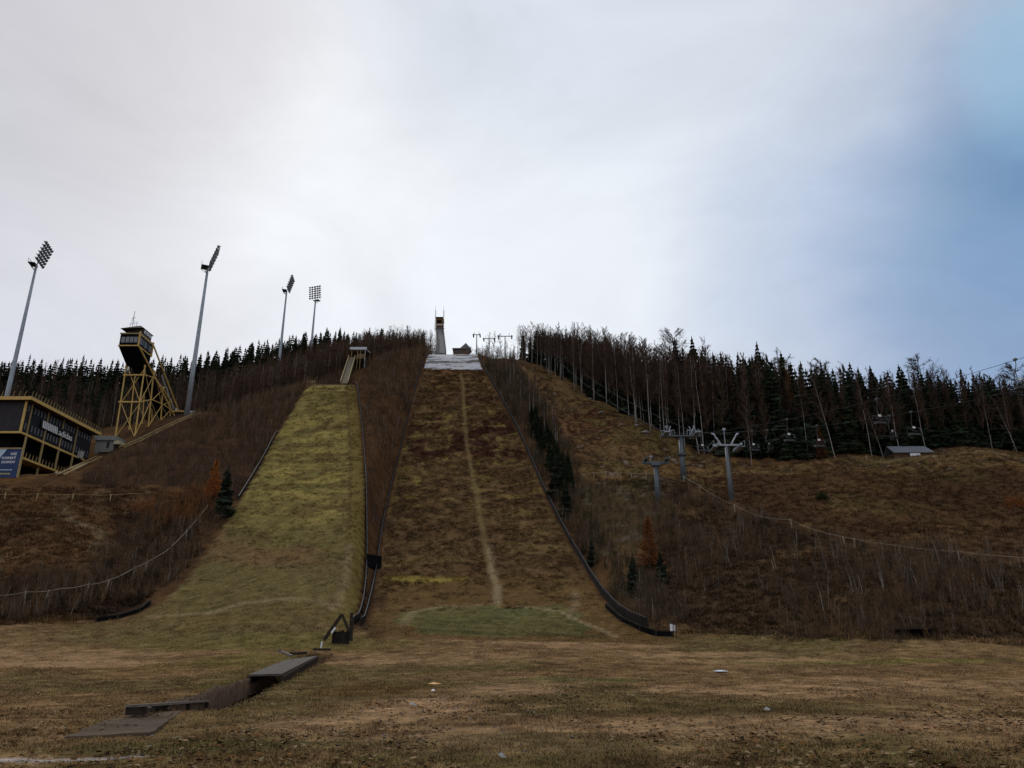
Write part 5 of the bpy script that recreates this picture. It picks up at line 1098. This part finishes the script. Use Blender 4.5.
for k in range(7): m.box(xr_ - .75 - k * .42, xr_ - .42 - k * .42, 117.98, 117.99, z0 + hs * .11, z0 + hs * .155)
wb(m, 'yellow_line', mat('sign_yellow', (.5, .4, .12), .5, .1, 1), bs); m = MB()
for k in range(7): m.box(xr_ - .55 - k * .42, xr_ - .2 - k * .42, 117.98, 117.99, z0 + hs * .25, z0 + hs * .28)
wb(m, 'pale_line', SIGNPALE, bs)

# --- rope and wire fences
def rope_fence(pts, hgt, label, posts, rad=.03, m=ROPE, pm_=None):
    w_ = [V(G(*p)) for p in pts]; r = empty('rope_fence', w_[0], 0, label, 'fence'); line = []
    for a, b in zip(w_[:-1], w_[1:]):
        for k in range(6):
            p = a.lerp(b, k / 6); p.z = max(p.z, float(H(p.x, p.y)) - .2) + hgt - .12 * math.sin(k / 6 * math.pi); line.append(p)
    line.append(w_[-1] + V((0, 0, hgt))); wb(MB().tube(line, rad, 5), 'rope', m, r); pm = None
    for q in posts:
        g = V(G(*q))
        if pm is None: o = MB().box(-.06, .06, -.06, .06, -.3, hgt + .12).build('post', pm_ or ROPE, r); pm = o.data
        else: o = bpy.data.objects.new('post', pm); C.objects.link(o); o.parent = r
        o.location = g - r.location; o.rotation_euler = (random.uniform(-.08, .08), random.uniform(-.12, .12), 0)
rope_fence([(-20, 609), (24, 605), (60, 601), (86, 597), (106, 592), (132, 579), (165, 561), (186, 539), (207, 513)], 1.15, 'pale rope fence climbing the lower left bank', [(24, 605), (45, 603), (86, 597), (106, 592), (132, 579), (145, 573), (186, 539)], .035)
rope_fence([(-20, 501), (36, 501), (72, 502), (110, 502), (150, 500)], 1.0, 'low fence with yellow posts on the left bench', [(36, 501), (72, 502), (110, 502), (4, 501)], .025, YEL2, YEL2)
rope_fence([(582, 480), (594, 478), (606, 477.5), (618, 478), (632, 479), (646, 479.5), (658, 480)], 1.1, 'short pale rail fence across the foot of the piste', [(582, 480), (594, 478), (606, 477.5), (618, 478), (632, 479), (646, 479.5)], .04)
rope_fence([(684, 482), (700, 492), (715, 502), (735, 512), (760, 524), (792, 528), (812, 537), (845, 546), (900, 555), (960, 562), (1060, 570)], 1.1, 'pale rope fence along the top of the right bank', [(684, 482), (700, 492), (735, 512), (792, 528), (845, 546), (855, 548), (900, 555), (960, 562)], .03)
# rocks on the piste
def rock(px, py, s, label, seed, col=(.38, .37, .36)):
    g = G(px, py); rng = random.Random(seed); m = MB(); n = 7; m.v = []
    for j, (rr_, zz_) in enumerate(((.8, -.1), (1.0, .25), (.7, .55), (.25, .7))):
        for k in range(n): a = k * 6.283 / n + j * .3; q = rr_ * rng.uniform(.8, 1.2) * s; m.v.append((q * 1.3 * math.cos(a), q * math.sin(a), zz_ * s))
    for j in range(3):
        for k in range(n): m.f.append((j*n+k, j*n+(k+1)%n, (j+1)*n+(k+1)%n, (j+1)*n+k))
    m.f.append(tuple(3*n+k for k in range(n))); o = m.build('rock', mat('pale_rock', col, .9, .3, 2, bump=.3)); o.location = g; tag(o, label, 'rock')
rock(646, 433, .8, 'flat pale rock on the piste just left of the platform pylon', 1); rock(637, 426, .55, 'small pale rock at the forest edge above the flat one', 2); rock(601, 413, .6, 'pale rock on the piste below the birch row', 3); rock(590, 399, .5, 'pale stone at the foot of the upper birch row', 4); rock(652, 426, .5, 'pale stone between the lowest birches of the row', 5); rock(586, 389, .45, 'topmost pale stone near the upper lift pylon', 6)

# --- hut behind the meadow
A = P(894, 452, 156); Bq = P(935, 452, 156); xc = (A[0] + Bq[0]) / 2; z = float(H(xc, 157)); hw = (Bq[0] - A[0]) / 2; rb = P(914, 452.5, 156)[2] - z; rt = P(914, 445, 158)[2] - z
mh = empty('meadow_hut', (xc, 156.5, z), 0, 'low wooden hut with dark sloping roof at the edge of the right meadow', 'hut')
lb(MB().box(-hw + .35, hw - .35, .2, 4, -1.2, rb + .1), 'wall', mat('brown_hut_wall', (.11, .06, .035), .85, .3, 2), mh)
lb(MB().hexa([(-hw,-.3,rb),(hw,-.3,rb+.1),(hw-.3,2.5,rt-.12),(-hw+.1,2.5,rt-.15),(-hw,-.3,rb+.12),(hw,-.3,rb+.22),(hw-.3,2.5,rt),(-hw+.1,2.5,rt-.03)]).hexa([(-hw+.1,2.51,rt-.15),(hw-.3,2.51,rt-.12),(hw,4.6,rb),(-hw,4.6,rb),(-hw+.1,2.51,rt-.03),(hw-.3,2.51,rt),(hw,4.6,rb+.12),(-hw,4.6,rb+.12)]), 'roof', ROOFGREY, mh)
q = P(917, 456, 155.5); lb(MB().box(q[0]-xc-1.05, q[0]-xc+1.05, -.45, -.38, rb - 1.0, rb - .12), 'white_board', WHITE, mh)
q = G(867, 461); sp_ = empty('marker_post', q, 0, 'short pale marker post on the meadow crest left of the hut', 'post'); lb(MB().box(-.1, .1, -.1, .1, -.2, .9), 'shaft', ROPE, sp_); lb(MB().box(-.14, .14, -.14, .14, .9, 1.05), 'cap', YEL, sp_)
# white sign at the end of the curved boards
q = G(673, 637); q[2] -= .1; ws = empty('white_sign', q, 0, 'pair of narrow white panels on a dark post at the end of the curved boards', 'sign')
lb(MB().box(-.27, -.03, -.3, -.25, .6, 1.2), 'panel', WHITE, ws); lb(MB().box(.03, .22, -.3, -.25, .6, 1.12), 'panel', mat('grey_white_panel', (.5, .5, .5), .6, .15, 2), ws); lb(MB().box(-.06, .06, -.24, -.12, -.3, 1.5).box(.24, .3, -.24, -.16, -.3, 1.4), 'post', DARKWOOD, ws)
# drain mouth in the right bank
q = G(954, 650) + np.array([0, 4.8, 0]); q[2] = float(H(q[0], q[1] - .2)); dm = empty('drain_mouth', q, -.1, 'black drain opening with dark timber frame at the foot of the right bank', 'drain')
for s in (-1, 1): lb(MB().box(s*1.15 - .12, s*1.15 + .12, .1, 2, -.2, .9), 'side_timber', BLACK, dm)
dm.scale = (.85, .85, .8); lb(MB().box(-1.4, 1.4, .05, 2, .903, 1.1), 'lintel', DARKWOOD, dm); lb(MB().box(-1.02, 1.02, .8, 1.9, -.2, .89), 'opening', BLACK, dm)

# --- foreground slab, frame, plank wall, bridge deck
ring = []; rng = random.Random(3)
for k in range(4):
    e0, e1 = SLAB1[k], SLAB1[(k + 1) % 4]; n_ = max(4, int(np.hypot(*(e1 - e0)) / .35))
    for i in range(n_):
        q = e0 + (e1 - e0) * i / n_ + np.array([rng.uniform(-.04, .04), rng.uniform(-.06, .06)]); ring.append(V((q[0], q[1], float(H(q[0], q[1], False)) + .045)))
m = MB(); n_ = len(ring); m.v = [tuple(q) for q in ring] + [tuple(q - V((0, 0, .4))) for q in ring]; m.f = [tuple(range(n_))] + [(i, i + n_, (i + 1) % n_ + n_, (i + 1) % n_) for i in range(n_)]
sl = m.build('concrete_slab', mat('stained_slab', (.062, .044, .029), 1.0, .3, .55, col2=(.15, .116, .082), bump=.5, spec=.05)); tag(sl, 'worn flat concrete slab in the grass at the lower left', 'slab')
a = V(G(127, 718)); b = V(G(198, 711)); a.z += .06; b.z += .06
tf = empty('pallet', a, 0, 'low weathered timber pallet lying across the concrete slab', 'pallet'); dn = (b - a).normalized(); pn = V((-dn.y, dn.x, 0))
wb(MB().beam(a + V((0, 0, .19)), b + V((0, 0, .19)), .16, .05), 'top_board', GREYWOOD, tf); wb(MB().beam(a - pn * .28 + V((0, 0, .2)), b - pn * .28 + V((0, 0, .2)), .16, .06), 'top_board', GREYWOOD, tf)
wb(MB().beam(a + dn * .2 + V((0, 0, .07)), b - dn * .3 + V((0, 0, .07)), .1, .08), 'lower_board', mat('grey_blue_board', (.10, .10, .105), .8, .3, 3), tf)
for f in (.02, .3, .62, .97): c = a.lerp(b, f); wb(MB().beam(c - pn * .36 + V((0, 0, .08)), c + pn * .08 + V((0, 0, .08)), .2, .17), 'block', DARKWOOD, tf)
c = a.lerp(b, .46); wb(MB().box(c.x - .16, c.x + .16, c.y - .26, c.y - .16, c.z + .03, c.z + .12), 'metal_clip', LSTEEL, tf)
rng = random.Random(5); m = MB(); wl = MB(); t0_, t1_, t2_ = [V((q[0], q[1], 0)) for q in TRENCH]
for a, b in ((t0_, t1_), (t1_, t1_.lerp(t2_, .35))):
    dn = (b - a); n_ = int(dn.length / .17); dn.normalize(); pn = V((-dn.y, dn.x, 0))
    for k in range(n_):
        c = a + dn * (k * .17 + .08) + pn * .74; g = a + dn * (k * .17 + .08) + pn * 1.3; z = float(H(g.x, g.y)); m.beam(V((c.x, c.y, z - 1.1)), V((c.x + rng.uniform(-.02, .02), c.y, z + rng.uniform(.04, .13))), .15, .05, up=tuple(dn))
    za, zb2 = float(raster(a.x, a.y)), float(raster(b.x, b.y)); wl.beam(a + pn * .69 + V((0, 0, za - .75)), b + pn * .69 + V((0, 0, zb2 - .75)), .07, .10)
pw = empty('plank_wall', (t0_.x, t0_.y, float(raster(t0_.x, t0_.y))), 0, 'brown plank wall lining the drain trench between slab and bridge deck', 'wall'); wb(m, 'planks', mat('brown_planks', (.19, .13, .09), .95, .5, 4, bump=.3, spec=.05), pw); wb(wl, 'waling', DARKWOOD, pw)
q4 = [V(P(248.6, 674.5, 38)), V(P(282, 673.5, 38)), V(P(317.5, 655.7, 56)), V(P(286, 659.7, 50))]
bd = empty('bridge_deck', q4[0], 0, 'grey plank bridge deck over the drain trench', 'bridge deck')
m = MB(); N_ = 26
for k in range(N_):
    f0, f1 = k / N_, (k + .9) / N_; p = [q4[0].lerp(q4[3], f0), q4[1].lerp(q4[2], f0), q4[1].lerp(q4[2], f1), q4[0].lerp(q4[3], f1)]; m.hexa([x - V((0, 0, .09)) for x in p] + p)
wb(m, 'planks', mat('grey_deck_planks', (.082, .068, .056), .85, .4, 2.5, bump=.3), bd)
for e0, e1 in ((q4[0], q4[3]), (q4[1], q4[2])): wb(MB().beam(e0 - V((0, -.1, .25)), e1 - V((0, .1, .2)), .2, .28), 'bearer', DARKWOOD, bd)
def plank(pa, pb, Y1_, Y2_, th, label, m, name='loose_plank'):
    a = V(P(*pa, Y1_)); b = V(P(*pb, Y2_)); r = empty(name, a, 0, label, 'plank'); wb(MB().beam(a, b, th * 1.6, th), 'board', m, r); wb(MB().beam(a.lerp(b, .12) + V((0, 0, th * .6)), a.lerp(b, .18) + V((0, 0, th * .6)), th * 1.7, th * .3), 'cleat', DARKWOOD, r)
plank((278.5, 650.5), (292, 656), 52, 51, .12, 'pale loose plank leaning on the left edge of the bridge deck', GREYWOOD)
plank((288, 654), (306, 653), 55, 56, .16, 'dark beam lying behind the left edge of the bridge deck', DARKWOOD)
plank((313, 649.5), (331, 649.5), 60, 60.3, .16, 'dark beam lying between bridge deck and timber gate', DARKWOOD)
plank((321, 648), (322, 641.5), 60, 60, .07, 'thin pale stick standing beyond the bridge deck', WHITE, 'standing_stick')
# A-shaped timber gate
Yg = 67.0; ap = V(P(342, 614.5, Yg)); le = V(P(324, 640, Yg)); re_ = V(P(349.5, 632, Yg)); pt = V(P(350.8, 612.5, Yg)); pbm = V(P(350.2, 641, Yg))
ag = empty('timber_gate', le, 0, 'dark A shaped timber gate frame at the foot of the strip between the hills', 'gate')
wb(MB().beam(le, ap, .26, .22, up=(0, 1, 0)), 'leaning_beam', DARKWOOD, ag); wb(MB().beam(ap, re_, .2, .2, up=(0, 1, 0)), 'leaning_beam', DARKWOOD, ag); wb(MB().beam(pbm + V((.02, .25, 0)), pt + V((.02, .25, 0)), .24, .24), 'post', DARKWOOD, ag)
m = MB(); x0, x1 = P(331, 640, Yg)[0], P(348.5, 640, Yg)[0]; zb_ = P(340, 641.5, Yg)[2]; rng = random.Random(8); k = x0
while k < x1: wdt = rng.uniform(.1, .2); m.box(k, k + wdt - .01, Yg + .3, Yg + .36, zb_ - .3, zb_ + rng.uniform(.72, .95)); k += wdt
wb(m, 'board_infill', BOARD, ag); wb(MB().beam(V(P(331.5, 633, Yg - .3)), V(P(335.5, 627.5, Yg - .3)), .16, .1, up=(0, 1, 0)), 'white_board', WHITE, ag)
# litter
def litter(px, py, sx, sy, m, label):
    g = G(px, py); o = MB(); o.v = [(-sx,-sy,.01),(sx*.9,-sy*1.1,.03),(sx,sy,.06),(-sx*.8,sy*.9,.02),(0,0,.09)]; o.f = [(0,1,4),(1,2,4),(2,3,4),(3,0,4)]; ob = o.build('litter', m); ob.location = g + np.array([0, 0, .02]); ob.rotation_euler = (0, 0, random.uniform(0, 3)); tag(ob, label, 'litter')
    md = ob.modifiers.new('thickness', 'SOLIDIFY'); md.thickness = .01
litter(434, 685, .17, .3, mat('orange_wrapper', (.55, .27, .04), .6, .2, 4), 'orange scrap lying on the field near the middle'); litter(433, 692, .07, .1, WHITE, 'small white scrap just below the orange one'); litter(720, 672, .32, .5, mat('pale_blue_scrap', (.55, .6, .65), .6, .1, 3), 'pale bluish scrap on the field at the right'); litter(413, 707, .07, .08, mat('grey_scrap', (.35, .34, .33), .7, .1, 3), 'grey scrap on the worn ground left of the orange one'); litter(502, 762, .04, .05, mat('grey_scrap', (.35, .34, .33)), 'grey scrap at the bottom edge of the photo'); litter(767, 712, .07, .07, mat('grey_scrap', (.35, .34, .33)), 'grey scrap on the tan ground at the lower right')
